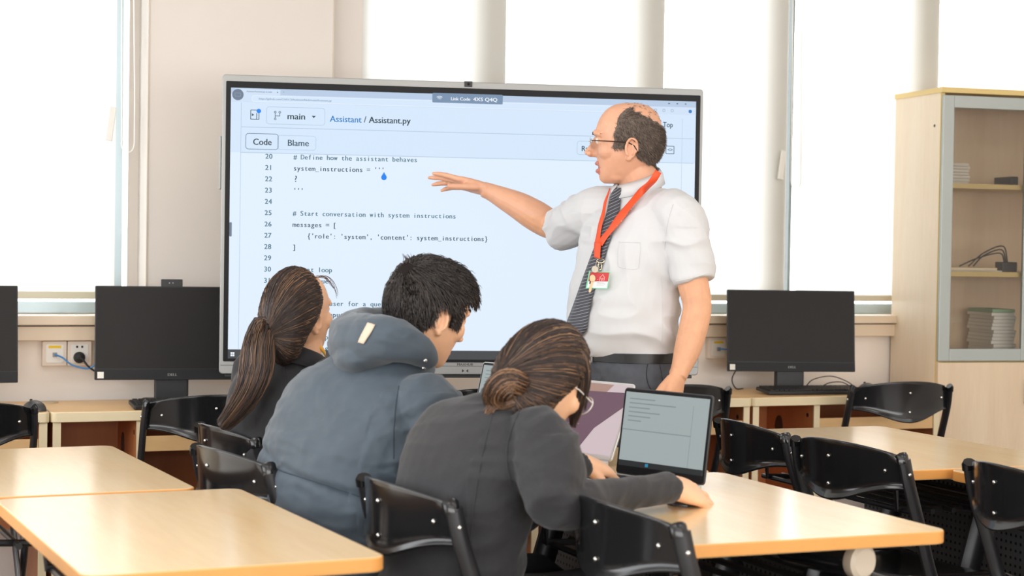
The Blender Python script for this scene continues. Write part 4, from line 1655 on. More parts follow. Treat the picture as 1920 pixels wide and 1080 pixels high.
class Head:
    """head frame: f forward, l to the person's left, u up"""

    def __init__(self, O, f, u, s=1.0):
        self.O, self.s = O, s
        self.f = f.normalized()
        self.u = (u - self.f * u.dot(self.f)).normalized()
        self.l = self.u.cross(self.f)

    def w(self, x, y, z):
        return self.O + (self.f * x + self.l * y + self.u * z) * self.s

    def loc(self, p):
        d = (p - self.O) / self.s
        return d.dot(self.f), d.dot(self.l), d.dot(self.u)

    def shape(self, mb, rows, nose, mouth_open=0.0, ears=True, chin_w=1.0):
        rings = []
        for z, f, bk, wd in spline(rows, 3):
            n = 2.25
            ringp = []
            for i in range(40):
                t = 2 * pi * i / 40
                x, y = cos(t), sin(t)
                e = 2 / n
                X = math.copysign(abs(x) ** e, x) * (f if x > 0 else bk)
                Y = math.copysign(abs(y) ** e, y) * wd
                ringp.append(self.w(X, Y, z))
            rings.append(ringp)
        mb.loft(rings)
        # nose
        rr = []
        for z, fc, dp, wd in nose:
            rr.append([self.w(fc - dp + dp * max(cos(a), -0.6), wd * sin(a), z) for a in [2 * pi * k / 16 for k in range(16)]])
        mb.loft(rr)
        for sy in (-1, 1):
            mb.ball(self.w(nose[-2][1] - 0.016, 0.0125 * sy, nose[-2][0] + 0.001), 0.0095 * self.s, n=10, m_=8)       # nostril wings
            mb.ball(self.w(0.058, 0.040 * sy, -0.004), 0.033 * self.s, n=14, m_=10)        # cheekbones
            mb.tube([self.w(0.098, 0.008 * sy, 0.047), self.w(0.097, 0.03 * sy, 0.051), self.w(0.080, 0.055 * sy, 0.043)], [0.008 * self.s, 0.010 * self.s, 0.008 * self.s], 10)
            # eye mound with lids
            mb.ball(self.w(0.082, 0.032 * sy, 0.026), 0.0150 * self.s, n=12, m_=8)
        for sy in (-1, 1) if ears else ():
            # ear: rim, inner fold, lobe
            c = (-0.010, 0.0745 * sy, -0.004)
            rim = []
            for k in range(13):
                a = radians(200 - 285 * k / 12)
                rim.append(self.w(c[0] - 0.006 + 0.0185 * -cos(a) * -1.0, c[1] + (0.014 if 2 < k < 11 else 0.006) * sy, c[2] + 0.004 + 0.030 * sin(a)))
            mb.tube(rim, [0.0042 * self.s] * 13, 8)
            mb.tube([self.w(c[0] + 0.002, c[1] + 0.002 * sy, c[2] + 0.022), self.w(c[0] - 0.008, c[1] + 0.008 * sy, c[2] + 0.014), self.w(c[0] - 0.008, c[1] + 0.008 * sy, c[2] - 0.010), self.w(c[0] + 0.006, c[1] + 0.004 * sy, c[2] - 0.020)], [0.004 * self.s] * 4, 8)
            mb.ball(self.w(c[0] + 0.003, c[1] + 0.003 * sy, c[2] - 0.027), 0.0085 * self.s, n=10, m_=8)
            mb.loft([[self.w(c[0] - 0.004 + 0.016 * k_ * cos(a), c[1] + h_ * sy, c[2] + 0.002 + 0.029 * k_ * sin(a)) for a in [2 * pi * j / 16 for j in range(16)]] for k_, h_ in ((0.9, -0.008), (1.0, 0.003), (0.9, 0.007))])
        # lips
        zu, zl = -0.043, -0.060 - mouth_open
        mb.tube([self.w(0.080, -0.025, (zu + zl) / 2), self.w(0.091, -0.012, zu + 0.001), self.w(0.095, 0, zu), self.w(0.091, 0.012, zu + 0.001), self.w(0.080, 0.025, (zu + zl) / 2)], [0.003 * self.s, 0.0058 * self.s, 0.0065 * self.s, 0.0058 * self.s, 0.003 * self.s], 10)
        mb.tube([self.w(0.079, -0.024, (zu + zl) / 2), self.w(0.088, -0.012, zl), self.w(0.092, 0, zl), self.w(0.088, 0.012, zl), self.w(0.079, 0.024, (zu + zl) / 2)], [0.003 * self.s, 0.006 * self.s, 0.0072 * self.s, 0.006 * self.s, 0.003 * self.s], 10)


ROWS = [(0.143, 0.012, 0.020, 0.012), (0.138, 0.040, 0.052, 0.038), (0.125, 0.064, 0.076, 0.058), (0.105, 0.082, 0.093, 0.070), (0.080, 0.094, 0.102, 0.077), (0.054, 0.100, 0.107, 0.080),
        (0.030, 0.094, 0.108, 0.079), (0.008, 0.094, 0.104, 0.078), (-0.015, 0.095, 0.094, 0.075), (-0.035, 0.093, 0.078, 0.070), (-0.052, 0.089, 0.060, 0.063), (-0.068, 0.088, 0.042, 0.055),
        (-0.082, 0.087, 0.026, 0.045), (-0.095, 0.083, 0.008, 0.034), (-0.104, 0.070, -0.010, 0.020)]
NOSE = [(0.038, 0.103, 0.018, 0.009), (0.020, 0.108, 0.022, 0.010), (0.004, 0.119, 0.028, 0.012), (-0.008, 0.127, 0.034, 0.0145), (-0.016, 0.126, 0.034, 0.016), (-0.024, 0.113, 0.026, 0.013)]


def wrinkle(amp, scale, stretch, seed=0.0, ridge=True):
    """folds: stretched noise along a chosen direction"""
    st = Vector(stretch)

    def f(co, n):
        p = Vector((co.x * st.x, co.y * st.y, co.z * st.z)) * scale + Vector((seed, seed * 1.7, seed * 0.3))
        a = noise.noise(p) + 0.5 * noise.noise(p * 2.1 + Vector((5, 1, 2)))
        if ridge:
            a = 0.55 - abs(a) * 1.6
        return amp * a
    return f


# ---------------------------------------------------------------- the standing man
TD = 5.42
man = thing('person', 'man in white short-sleeved shirt and dark tie pointing at the big screen', 'person', (P(1185, 690, TD).x, P(1185, 690, TD).y, 0))
TH = Head(P(1177, 281, 5.40), head_dir(-0.985, 0.10), UZ)
b = MB()
TH.shape(b, ROWS, [(0.038, 0.104, 0.018, 0.010), (0.020, 0.113, 0.024, 0.011), (0.004, 0.126, 0.032, 0.013), (-0.006, 0.134, 0.038, 0.0155), (-0.014, 0.133, 0.038, 0.017), (-0.023, 0.116, 0.028, 0.014)], mouth_open=0.006)
# jowl and neck
b.ball(TH.w(0.028, 0, -0.080), 0.044, 0.044, 0.026, 16, 10)
limb(b, [(1178, 296, 5.40, 0.058), (1192, 326, 5.41, 0.062), (1200, 350, 5.42, 0.066), (1200, 385, 5.42, 0.075)], N=20)
body_rows = [(1181, 700, TD, -0.88, -0.47, 0.15, 0.10, 0.10), (1176, 640, TD, -0.88, -0.47, 0.165, 0.13, 0.10), (1176, 560, TD, -0.85, -0.5, 0.165, 0.13, 0.10), (1186, 480, TD, -0.8, -0.6, 0.165, 0.11, 0.10), (1194, 410, TD, -0.75, -0.65, 0.15, 0.09, 0.09), (1197, 375, TD, -0.75, -0.65, 0.09, 0.07, 0.07)]
torso(b, body_rows, 3, 24)
limb(b, [(1150, 395, 5.47, 0.05), (1108, 396, 5.54, 0.055), (1066, 414, 5.66, 0.052), (1036, 421, 5.74, 0.049), (1005, 405, 5.76, 0.051), (975, 387, 5.77, 0.046), (945, 372, 5.78, 0.037), (922, 361, 5.79, 0.029), (906, 355, 5.79, 0.026)], N=18)
hand(b, P(907, 355, 5.79), P(812, 330, 5.83) - P(907, 355, 5.79), UZ * 0.9 + FH * 0.42, -1 if (P(812, 330, 5.83) - P(907, 355, 5.79)).cross(UZ).dot(FH) > 0 else 1,
     ((0.02, 0.10, 0.08), (0.08, 0.14, 0.10), (0.18, 0.20, 0.14), (0.26, 0.24, 0.18)), 0.98, spread=0.05, thumb_dir=(0.80, 0.34, -0.42), thumb_bend=0.3)
limb(b, [(1255, 395, 5.34, 0.05), (1276, 412, 5.28, 0.050), (1285, 470, 5.26, 0.046), (1299, 530, 5.25, 0.047), (1307, 572, 5.24, 0.0435), (1302, 606, 5.23, 0.0435), (1289, 655, 5.21, 0.040), (1277, 690, 5.19, 0.030), (1270, 706, 5.18, 0.028)], N=18)
hw = P(1270, 702, 5.18)
hd = P(1247, 800, 5.14) - hw
hand(b, hw, hd, (RH * 0.80 - FH * 0.60), 1, ((0.35, 0.55, 0.35), (0.4, 0.6, 0.4), (0.45, 0.65, 0.4), (0.5, 0.65, 0.4)), 1.02, spread=0.03, thumb_dir=(0.85, 0.35, -0.35), thumb_bend=0.2)
# legs
gx, gy = P(1185, 690, TD).x, P(1185, 690, TD).y
hipL, hipR = head_dir(0.47, -0.88) * 0.085, head_dir(0.47, -0.88) * -0.085
for hp in (hipL, hipR):
    limbw(b, [Vector((gx, gy, 0.98)) + hp, Vector((gx, gy, 0.55)) + hp * 1.1, Vector((gx, gy, 0.10)) + hp * 1.2, Vector((gx, gy, 0.05)) + hp * 1.2 + head_dir(-0.88, -0.47) * 0.14], [0.075, 0.055, 0.040, 0.03])


def man_pick(c):
    x, y, z = TH.loc(c)
    if x > 0.082 and abs(y) < 0.026 and -0.078 < z < -0.036 and TH.s * 0.3 > (c - TH.O).length:
        return 2 if -0.058 < z < -0.0505 and abs(y) < 0.018 and x < 0.104 else 1
    return 0 if z > -0.2 else 3


body = fuse(b, 'body', [M_SKIN, M_LIP, M_MOUTH, M_SKIN_ARM], man, 0.003, 3, man_pick)
MAN_BODY = body

# hair: short dark brown at the sides and back, thin on the crown
M_HAIRM = mat('dark_brown_short_hair', srgb(112, 97, 86), 0.6, noise_amt=0.3, noise_scale=160, bump=0.3, bump_scale=500)
M_HAIRT = mat('greying_brown_hair', srgb(158, 142, 128), 0.6)


def man_hair(c, soft=0.0):
    x, y, z = TH.loc(c)
    if z > 0.145 or z < -0.075 or abs(y) > 0.083 and z < 0.012:
        return False
    if abs(y) > 0.079 and -0.034 < x < 0.016 and z < 0.034:      # the ears stay bare
        return False
    if z > 0.022:
        fr = 0.038 - (z - 0.022) * 0.10 if z < 0.06 else (0.0342 - (z - 0.06) * 0.30 if z < 0.10 else 0.0222 - (z - 0.10) * 1.1)
    elif z > 0.0:
        fr = 0.040
        if x > 0.012 and abs(y) < 0.045:
            return False
    else:
        fr = -0.030
    j_ = 0.006 * noise.noise(c * 60)
    if z < 0.0 and z < -0.026 + (x + 0.03) * 0.5 + j_:
        return False
    if z > min(0.120, 0.120 + 0.5 * (x + 0.008)) + j_ * 1.3 or (z > 0.10 and abs(y) < 0.03 and x > -0.06):
        return soft > 0 and z < 0.143 and x < 0.02 and random.random() < 0.045
    return x < fr + j_ * 0.7 + soft * (random.random() - 0.5) * 0.02


random.seed(5)
fc = [(c, n_) for c, n_ in q_faces[body.name] if man_hair(c)]
b = MB()
for c, n_ in fc:
    a = n_.cross(UZ).normalized() * 0.0026
    d = n_.cross(a).normalized() * 0.0026
    q = c + n_ * 0.0022
    b.add([q + a + d, q - a + d, q - a - d, q + a - d], [(0, 1, 2, 3)])
hair = b.build('hair', M_HAIRM, man, smooth=True, angle=180)
cand = [(c, n_) for c, n_ in q_faces[body.name] if man_hair(c, 1.0)]
paths = []
for _ in range(9000):
    c, n_ = random.choice(cand)
    x, y, z = TH.loc(c)
    flow = (-TH.f * 0.55 - TH.u * (0.9 if z < 0.09 else 0.1) + Vector((random.uniform(-.4, .4), random.uniform(-.4, .4), random.uniform(-.3, .3)))).normalized()
    L = random.uniform(0.007, 0.013) * (0.7 if z < -0.03 else 1)
    j = Vector((random.uniform(-1, 1), random.uniform(-1, 1), random.uniform(-1, 1))) * 0.002
    if z > 0.06 and not man_hair(c):
        L *= 0.8
        flow = (flow - n_ * flow.dot(n_)).normalized()
        paths.append([c + j, c + j + n_ * 0.0006 + flow * L * 0.5, c + j + n_ * 0.0010 + flow * L])
        continue
    paths.append([c + j, c + j + n_ * 0.0035 + flow * L * 0.5, c + j + n_ * 0.0045 + flow * L])
strands(paths, 'hair_strands', [M_HAIRM, M_HAIRT], hair, 0.00055, 3, lambda p: 1 if random.random() < 0.28 else 0)
paths = []
for sy in (-1, 1):
    for _ in range(160):
        t = random.random()
        p = TH.w(0.106 - 0.024 * t * t + random.uniform(0, 0.003), sy * (0.010 + 0.042 * t), 0.047 + 0.010 * t - 0.012 * t * t + random.uniform(-0.003, 0.003))
        paths.append([p, p + TH.l * sy * 0.004 - TH.f * 0.001 + TH.u * 0.002, p + TH.l * sy * 0.008 - TH.f * 0.004 + TH.u * 0.001])
strands(paths, 'eyebrows', mat('dark_brow_hair', srgb(60, 48, 40), 0.6), man, 0.0008)
M_EYEW = mat('eye_white', srgb(226, 218, 208), 0.25)
M_IRIS = mat('brown_iris', srgb(60, 44, 34), 0.2)
for sy in (-1, 1):
    b = MB()
    b.ball(TH.w(0.0855, 0.032 * sy, 0.0255), 0.0128, n=16, m_=12)
    q = b.build('eye', M_EYEW, man, smooth=True)
    b = MB()
    b.ball(TH.w(0.0955, 0.0315 * sy, 0.0255), 0.0046, n=12, m_=8)
    b.build('iris', M_IRIS, q, smooth=True)
    b = MB()
    b.tube([TH.w(0.086, 0.017 * sy, 0.027), TH.w(0.0965, 0.030 * sy, 0.0325), TH.w(0.0855, 0.0455 * sy, 0.026)], [0.0026, 0.0034, 0.0026], 8)
    b.build('eyelid', M_SKIN, q, smooth=True)
# rimless glasses with dark temples
M_LENS = pane_mat('spectacle_lens')
M_TEMPLE = mat('dark_brown_metal', srgb(64, 44, 34), 0.3, metal=0.4)
M_WIRE = mat('thin_silver_wire', srgb(190, 180, 168), 0.25, metal=0.8)
b = MB()
for sy in (-1, 1):
    b.tube([TH.w(0.108, 0.060 * sy, 0.024), TH.w(0.095, 0.069 * sy, 0.0235), TH.w(0.04, 0.082 * sy, 0.0205), TH.w(-0.004, 0.084 * sy, 0.018), TH.w(-0.022, 0.083 * sy, 0.008), TH.w(-0.034, 0.082 * sy, -0.010)], [0.0013, 0.0015, 0.0016, 0.0018, 0.0018, 0.0015], 8)
gl = b.build('eyeglasses', M_TEMPLE, man, smooth=True)
for sy in (-1, 1):
    b = MB()
    rim = []
    for k in range(24):
        a = 2 * pi * k / 24
        y, z = 0.036 + 0.025 * cos(a), 0.019 + 0.019 * sin(a) * (1 if sin(a) < 0 else 0.85)
        rim.append(TH.w(0.1155 - 0.16 * (y - 0.01) ** 1.3, y * sy, z))
    b.tube(rim, 0.0007, 6, closed=True)
    b.build('lens_rim', M_WIRE, gl, smooth=True)
    b = MB()
    b.add(rim, [tuple(range(24))])
    b.build('lens', M_LENS, gl)
b = MB()
b.tube([TH.w(0.1145, -0.012, 0.022), TH.w(0.121, 0, 0.025), TH.w(0.1145, 0.012, 0.022)], 0.0009, 6)
b.build('nose_bridge', M_WIRE, gl, smooth=True)

# shirt
M_SHIRT = mat('white_cotton_shirt', srgb(208, 208, 209), 0.8, bump=0.05, bump_scale=900, sheen=0.1)
b = MB()
shirt_rows = [(1182, 684, TD, -0.88, -0.47, 0.168, 0.130, 0.118), (1181, 662, TD, -0.88, -0.47, 0.176, 0.142, 0.122), (1178, 636, TD, -0.88, -0.47, 0.190, 0.168, 0.126), (1177, 600, TD, -0.88, -0.47, 0.195, 0.176, 0.126), (1179, 550, TD, -0.86, -0.5, 0.192, 0.166, 0.126), (1185, 500, TD, -0.83, -0.55, 0.190, 0.148, 0.126),
              (1191, 450, TD, -0.8, -0.6, 0.196, 0.134, 0.128), (1193, 418, TD, -0.78, -0.62, 0.190, 0.122, 0.122), (1195, 394, TD, -0.76, -0.65, 0.168, 0.102, 0.112), (1198, 374, TD, -0.76, -0.65, 0.118, 0.084, 0.098), (1201, 356, TD, -0.76, -0.65, 0.080, 0.070, 0.080)]
torso(b, shirt_rows, 4, 36)
limb(b, [(1170, 398, 5.44, 0.075), (1125, 398, 5.50, 0.078), (1092, 408, 5.58, 0.074), (1066, 424, 5.67, 0.070), (1050, 430, 5.715, 0.069)], N=22)
limb(b, [(1235, 402, 5.36, 0.075), (1270, 410, 5.29, 0.078), (1287, 450, 5.27, 0.072), (1296, 500, 5.26, 0.065), (1302, 528, 5.25, 0.060)], N=22)


def shirt_disp(co, n_):
    d = (co - P(1185, 500, TD))
    r, z = d.dot(RH), d.z
    k = 0.0
    # pull lines from the near armpit towards the belly, and blousing above the belt
    k += 0.0035 * sin((z + 0.45 * r) * 62 + 2.0 * noise.noise(co * 6)) * max(0, min(1, (r + 0.03) * 9)) * (1 if z < 0.12 else 0.3)
    k += 0.0050 * (noise.noise(Vector((co.x * 4, co.y * 4, co.z * 17)))) * max(0.25, min(1, (-z) * 5))
    k += 0.004 * noise.noise(co * 9)
    p = Vector((co.x * 0.8 + co.z * 0.4, co.y * 0.8, co.z * 1.5)) * 8
    p += Vector((noise.noise(p * 0.6), noise.noise(p * 0.6 + Vector((9, 2, 4))), noise.noise(p * 0.6 + Vector((3, 8, 1))))) * 1.3
    k += 0.011 * (0.3 - abs(noise.noise(p))) * 1.6
    return k


shirt = fuse(b, 'shirt', M_SHIRT, man, 0.004, 4, None, shirt_disp)
b = MB()
# collar: stand and turned-down leaf
NB = [(1163, 352), (1176, 351), (1192, 342), (1210, 330), (1226, 318), (1234, 314)]


def collar_ring(rr, dz, fr):
    out = []
    for k in range(25):
        a = radians(-176 + 352 * k / 24)
        fw = head_dir(-0.86, -0.5)
        lt = UZ.cross(fw)
        c = P(1197, 352, TD)
        # opening at the front (a = +-180 behind): start at front
        a2 = a + pi
        x, y = cos(a2), sin(a2)
        out.append(c + fw * (x * rr * (1.05 if x > 0 else 0.86)) + lt * (y * rr) + UZ * (dz + (-0.022 * x * fr)))
    return out


r1, r2, r3, r4 = collar_ring(0.069, 0.030, 1.3), collar_ring(0.071, 0.036, 1.3), collar_ring(0.082, 0.020, 1.4), collar_ring(0.090, -0.008, 1.3)
c_ = 25
r0 = collar_ring(0.072, -0.02, 1.0)
b.add(r0 + r1 + r2 + r3 + r4, [(i * c_ + k, i * c_ + k + 1, (i + 1) * c_ + k + 1, (i + 1) * c_ + k) for i in range(4) for k in range(24)])
col = b.build('collar', M_SHIRT, man, smooth=True, angle=180, solid=0.002)
b = MB()
seam(b, shirt, [(1200, 455), (1201, 470), (1199, 488), (1197, 503)], 0.0011)
seam(b, shirt, [(1159, 500), (1172, 503), (1186, 505), (1197, 503)], 0.0011)
seam(b, shirt, [(1160, 455), (1158, 478), (1159, 500)], 0.0011)
seam(b, shirt, [(1160, 453), (1180, 454), (1200, 455)], 0.0016)
b.build('chest_pocket', M_SHIRT, man, smooth=True)
b = MB()
seam(b, shirt, [(1262, 383), (1254, 410), (1248, 440), (1246, 468)], 0.0013)
seam(b, shirt, [(1268, 528), (1285, 524), (1305, 519), (1328, 512)], 0.0013)
seam(b, shirt, [(1240, 520), (1241, 560), (1242, 600), (1240, 645)], 0.0012)
b.build('shirt_seam', M_SHIRT, man, smooth=True)


def tie_mat():
    mt = bpy.data.materials.new('charcoal_tie_pinstripes')
    nt, bb = nodes_of(mt)
    setin(bb, rough=0.55, sheen=0.2)
    tc = nt.nodes.new('ShaderNodeTexCoord')
    mp = nt.nodes.new('ShaderNodeMapping')
    mp.inputs['Rotation'].default_value = (0, radians(36), 0)
    nt.links.new(tc.outputs['Object'], mp.inputs[0])
    wv = nt.nodes.new('ShaderNodeTexWave')
    wv.bands_direction = 'Z'
    wv.inputs['Scale'].default_value = 46
    wv.inputs['Distortion'].default_value = 0.0
    nt.links.new(mp.outputs[0], wv.inputs['Vector'])
    rp = nt.nodes.new('ShaderNodeValToRGB')
    rp.color_ramp.elements[0].position = 0.88
    rp.color_ramp.elements[1].position = 1.0
    rp.color_ramp.elements[0].color = (*srgb(48, 49, 56), 1)
    rp.color_ramp.elements[1].color = (*srgb(150, 152, 162), 1)
    nt.links.new(wv.outputs['Fac'], rp.inputs[0])
    nt.links.new(rp.outputs[0], bb.inputs['Base Color'])
    return mt


M_TIE = tie_mat()
b = MB()
drape(b, shirt, [(1147, 372, 1166, 375), (1141, 398, 1162, 402), (1131, 430, 1151, 436), (1118, 465, 1139, 473), (1104, 503, 1127, 511), (1089, 545, 1115, 553), (1076, 582, 1107, 588), (1066, 608, 1104, 614), (1067, 618, 1101, 622), (1081, 637, 1084, 638)], 0.007, 6, 4)
tie = b.build('tie', M_TIE, man, smooth=True, angle=180, solid=0.004)
b = MB()
kc = hit(shirt, 1157, 366)[0] or P(1157, 366, 5.33)
kd = (kc - CAMP).dot(FWD) - 0.010
b.loft([[P(1158 + w_ * cos(a) + dx, y_, kd - h_ * sin(a)) for a in [2 * pi * k / 16 for k in range(16)]] for y_, w_, h_, dx in ((352, 6, 0.010, 2), (356, 9, 0.014, 1), (364, 12, 0.017, -1), (372, 12, 0.014, -3), (379, 9, 0.008, -5))])
b.build('knot', M_TIE, tie, smooth=True)

# trousers, belt, shoes
M_TROUS = mat('charcoal_trousers', srgb(82, 86, 94), 0.75, noise_amt=0.1, noise_scale=60, bump=0.05, bump_scale=800)
b = MB()
torso(b, [(1186, 760, TD, -0.88, -0.47, 0.170, 0.125, 0.135), (1184, 720, TD, -0.88, -0.47, 0.176, 0.130, 0.140), (1182, 690, TD, -0.88, -0.47, 0.176, 0.136, 0.132), (1181, 660, TD, -0.88, -0.47, 0.174, 0.138, 0.120)], 4, 32)
for hp in (hipL, hipR):
    limbw(b, [Vector((gx, gy, 0.93)) + hp, Vector((gx, gy, 0.80)) + hp, Vector((gx, gy, 0.50)) + hp * 1.15, Vector((gx, gy, 0.22)) + hp * 1.2, Vector((gx, gy, 0.05)) + hp * 1.2], [0.098, 0.098, 0.080, 0.070, 0.068], N=20)
trous = fuse(b, 'trousers', M_TROUS, man, 0.005, 4, None, wrinkle(0.005, 9, (1, 1, 1.6), 3.0))
b = MB()
seam(b, trous, [(1216, 676), (1212, 700), (1216, 722), (1228, 742)], 0.0014)
seam(b, trous, [(1235, 672), (1240, 700), (1246, 730)], 0.0010)
b.build('pocket_seam', mat('dark_seam', srgb(44, 46, 52), 0.8), man, smooth=True)
M_BELT = mat('black_leather', (0.012, 0.012, 0.013), 0.4)
b = MB()
rw = (1181, 664, TD, -0.88, -0.47)
cB = P(1181, 666, TD)
rA = [ring(cB + UZ * dz, head_dir(-0.88, -0.47), UZ, 0.1755 + e, 0.1415 + e, 0.1225 + e, 2.3, 48) for dz, e in ((-0.014, 0.0), (-0.013, 0.004), (0.013, 0.004), (0.014, 0.0))]
b.loft(rA, cap=False)
belt = b.build('belt', M_BELT, man, smooth=True, solid=0.002)
b = MB()
fw = head_dir(-0.88, -0.47)
lt = UZ.cross(fw)
bc = cB + fw * 0.148
for y0, y1, z0, z1 in ((-0.022, 0.022, 0.014, 0.018), (-0.022, 0.022, -0.018, -0.014), (-0.024, -0.020, -0.018, 0.018), (0.020, 0.024, -0.018, 0.018)):
    b.add([bc + lt * y + UZ * z + fw * x for x in (0, 0.004) for y, z in ((y0, z0), (y1, z0), (y1, z1), (y0, z1))], [(0, 1, 2, 3), (7, 6, 5, 4), (0, 4, 5, 1), (1, 5, 6, 2), (2, 6, 7, 3), (3, 7, 4, 0)])
b.build('buckle', M_CHROME, belt)
M_SHOE = mat('black_shoe_leather', (0.015, 0.014, 0.013), 0.3)
for hp in (hipL, hipR):
    b = MB()
    c0 = Vector((gx, gy, 0)) + hp * 1.2
    fw = head_dir(-0.88, -0.47)
    lt = UZ.cross(fw)
    b.loft([[c0 + fw * t + lt * (w_ * cos(a)) + UZ * max(0.0, 0.03 + h_ * sin(a)) for a in [2 * pi * k / 18 for k in range(18)]] for t, w_, h_ in ((-0.09, 0.015, 0.03), (-0.08, 0.034, 0.05), (-0.02, 0.040, 0.06), (0.06, 0.045, 0.045), (0.13, 0.044, 0.03), (0.18, 0.03, 0.02), (0.195, 0.01, 0.01))])
    b.build('shoe', M_SHOE, man, smooth=True)

# lanyard with badge and key
lan = thing('lanyard', 'orange-red lanyard with badge and key round the neck of the standing man', 'lanyard', P(1130, 470, 5.25))
M_ORANGE = mat('orange_red_ribbon', srgb(240, 82, 36), 0.55)
b = MB()
drape(b, shirt, [(1229, 318, 1240, 325), (1215, 341, 1226, 348), (1197, 364, 1207, 370), (1181, 384, 1191, 391), (1166, 403, 1176, 409), (1150, 424, 1160, 430), (1136, 443, 1145, 449), (1126, 458, 1136, 464)], 0.0135, 3, 4)
drape(b, shirt, [(1147, 358, 1150, 359), (1139, 380, 1143, 382), (1133, 402, 1138, 404), (1128, 425, 1134, 427), (1123, 448, 1131, 450), (1121, 462, 1132, 464)], 0.0135, 2, 4)
pts_l = drape(b, shirt, [(1122, 456, 1134, 458), (1121, 466, 1134, 467), (1120.5, 476, 1133, 477), (1120.5, 486, 1132, 487)], 0.0150, 3, 3)
b.build('ribbon', M_ORANGE, lan, smooth=True, angle=180, solid=0.0012)
b = MB()
M_PRINT = mat('pale_ribbon_print', srgb(250, 190, 160), 0.6)
for t in range(26):
    k = t / 25
    px, py = 1225 - 88 * k + 4 * sin(k * 3), 334 + 112 * k
    h1 = hit(shirt, px, py)[0]
    if h1 is not None and t % 5 != 4:
        q = h1 + (CAMP - h1).normalized() * 0.0160
        b.ball(q, 0.0014, 0.0014, 0.0022, 6, 4)
b.build('ribbon_print', M_PRINT, lan)
cd = (hit(shirt, 1125, 490)[0] or P(1125, 490, 5.24))
cdz = min((h_ - CAMP).dot(FWD) for h_ in [hit(shirt, a_, c_)[0] for a_ in (1100, 1112, 1125, 1138, 1144) for c_ in (490, 508, 525, 541)] if h_ is not None) - 0.012
M_BRASS = mat('pale_brass', srgb(206, 186, 150), 0.25, metal=0.9)
b = MB()
b.tube([P(1126 + 7.0 * cos(a), 489 + 3.6 * sin(a), cdz) for a in [2 * pi * k / 16 for k in range(16)]], 0.0011, 6, closed=True)
b.tube([P(1125 + 3.2 * cos(a), 499 + 7.0 * sin(a), cdz) for a in [2 * pi * k / 16 for k in range(16)]], 0.0013, 6, closed=True)
b.tube([P(1119, 489, cdz), P(1117, 497, cdz), P(1115, 503, cdz)], 0.0006, 6)
b.build('metal_clip', M_BRASS, lan, smooth=True)
Bx = [(1104.5, 508.5), (1144.5, 509.5), (1139, 541.5), (1098, 540.8)]


def card(u, v, off):
    x = (Bx[0][0] * (1 - u) + Bx[1][0] * u) * (1 - v) + (Bx[3][0] * (1 - u) + Bx[2][0] * u) * v
    y = (Bx[0][1] * (1 - u) + Bx[1][1] * u) * (1 - v) + (Bx[3][1] * (1 - u) + Bx[2][1] * u) * v
    return P(x, y, cdz + 0.004 - off - 0.006 * v)


def crect(mb, u0, v0, u1, v1, off, mi=0, th=0.0):
    q = [card(u0, v0, off), card(u1, v0, off), card(u1, v1, off), card(u0, v1, off)]
    if th:
        q2 = [card(u0, v0, off - th), card(u1, v0, off - th), card(u1, v1, off - th), card(u0, v1, off - th)]
        mb.add(q + q2, [(0, 1, 2, 3), (7, 6, 5, 4), (0, 4, 5, 1), (1, 5, 6, 2), (2, 6, 7, 3), (3, 7, 4, 0)], mi)
    else:
        mb.add(q, [(0, 1, 2, 3)], mi)


b = MB()
crect(b, 0, 0, 1, 1, 0.0, 0, 0.002)
badge = b.build('badge', mat('green_badge_edge', srgb(120, 214, 170), 0.4), lan)
b = MB()
crect(b, 0.06, 0.05, 0.96, 0.58, 0.0006)
b.build('red_panel', mat('badge_red', srgb(196, 40, 44), 0.4), badge)
b = MB()
crect(b, 0.06, 0.58, 0.96, 0.95, 0.0006)
b.build('white_panel', mat('badge_white', srgb(240, 240, 238), 0.4), badge)
b = MB()
for k, (a0, a1) in enumerate(((0.46, 0.78), (0.46, 0.88), (0.46, 0.80))):
    crect(b, a0, 0.64 + k * 0.08, a1, 0.655 + k * 0.08, 0.0010)
b.build('small_print', M_DARKPRINT, badge)
b = MB()
for u0, v0, u1, v1 in ((0.55, 0.30, 0.59, 0.54), (0.75, 0.30, 0.79, 0.54), (0.60, 0.38, 0.74, 0.41), (0.64, 0.42, 0.70, 0.54), (0.45, 0.46, 0.50, 0.49)):
    crect(b, u0, v0, u1, v1, 0.0010)
q = [card(0.58, 0.30, 0.001), card(0.67, 0.15, 0.001), card(0.76, 0.30, 0.001), card(0.72, 0.30, 0.001), card(0.67, 0.21, 0.001), card(0.62, 0.30, 0.001)]
b.add(q, [(0, 1, 4, 5), (1, 2, 3, 4)])
b.build('emblem', mat('badge_pink_print', srgb(232, 150, 150), 0.5), badge)
b = MB()
crect(b, 0.12, 0.56, 0.22, 0.74, 0.0010)
b.build('dark_mark', M_DARKPRINT, badge)
kd = cdz - 0.006
b = MB()
b.lathe([(0.0001, 0), (0.0100, 0), (0.0100, 0.004), (0.0001, 0.004)], 20, Matrix.Translation(P(1115.5, 505, kd)) @ Matrix((RGT, UPV, -FWD)).transposed().to_4x4())
b.build('round_fob', mat('worn_steel', srgb(150, 142, 128), 0.35, metal=0.8), lan, smooth=True)
b = MB()
o_ = [(1111 + 5.5 * cos(a), 522 + 7 * sin(a)) for a in [2 * pi * k / 14 for k in range(14)]]
b.add([P(x, y, kd) for x, y in o_] + [P(x, y, kd + 0.002) for x, y in o_], [tuple(range(14)), tuple(range(27, 13, -1))] + [(i, 14 + i, 14 + (i + 1) % 14, (i + 1) % 14) for i in range(14)])
o_ = [(1108.5, 527), (1112.5, 527.5), (1108.5, 546), (1106, 549), (1103.5, 547), (1104, 544)]
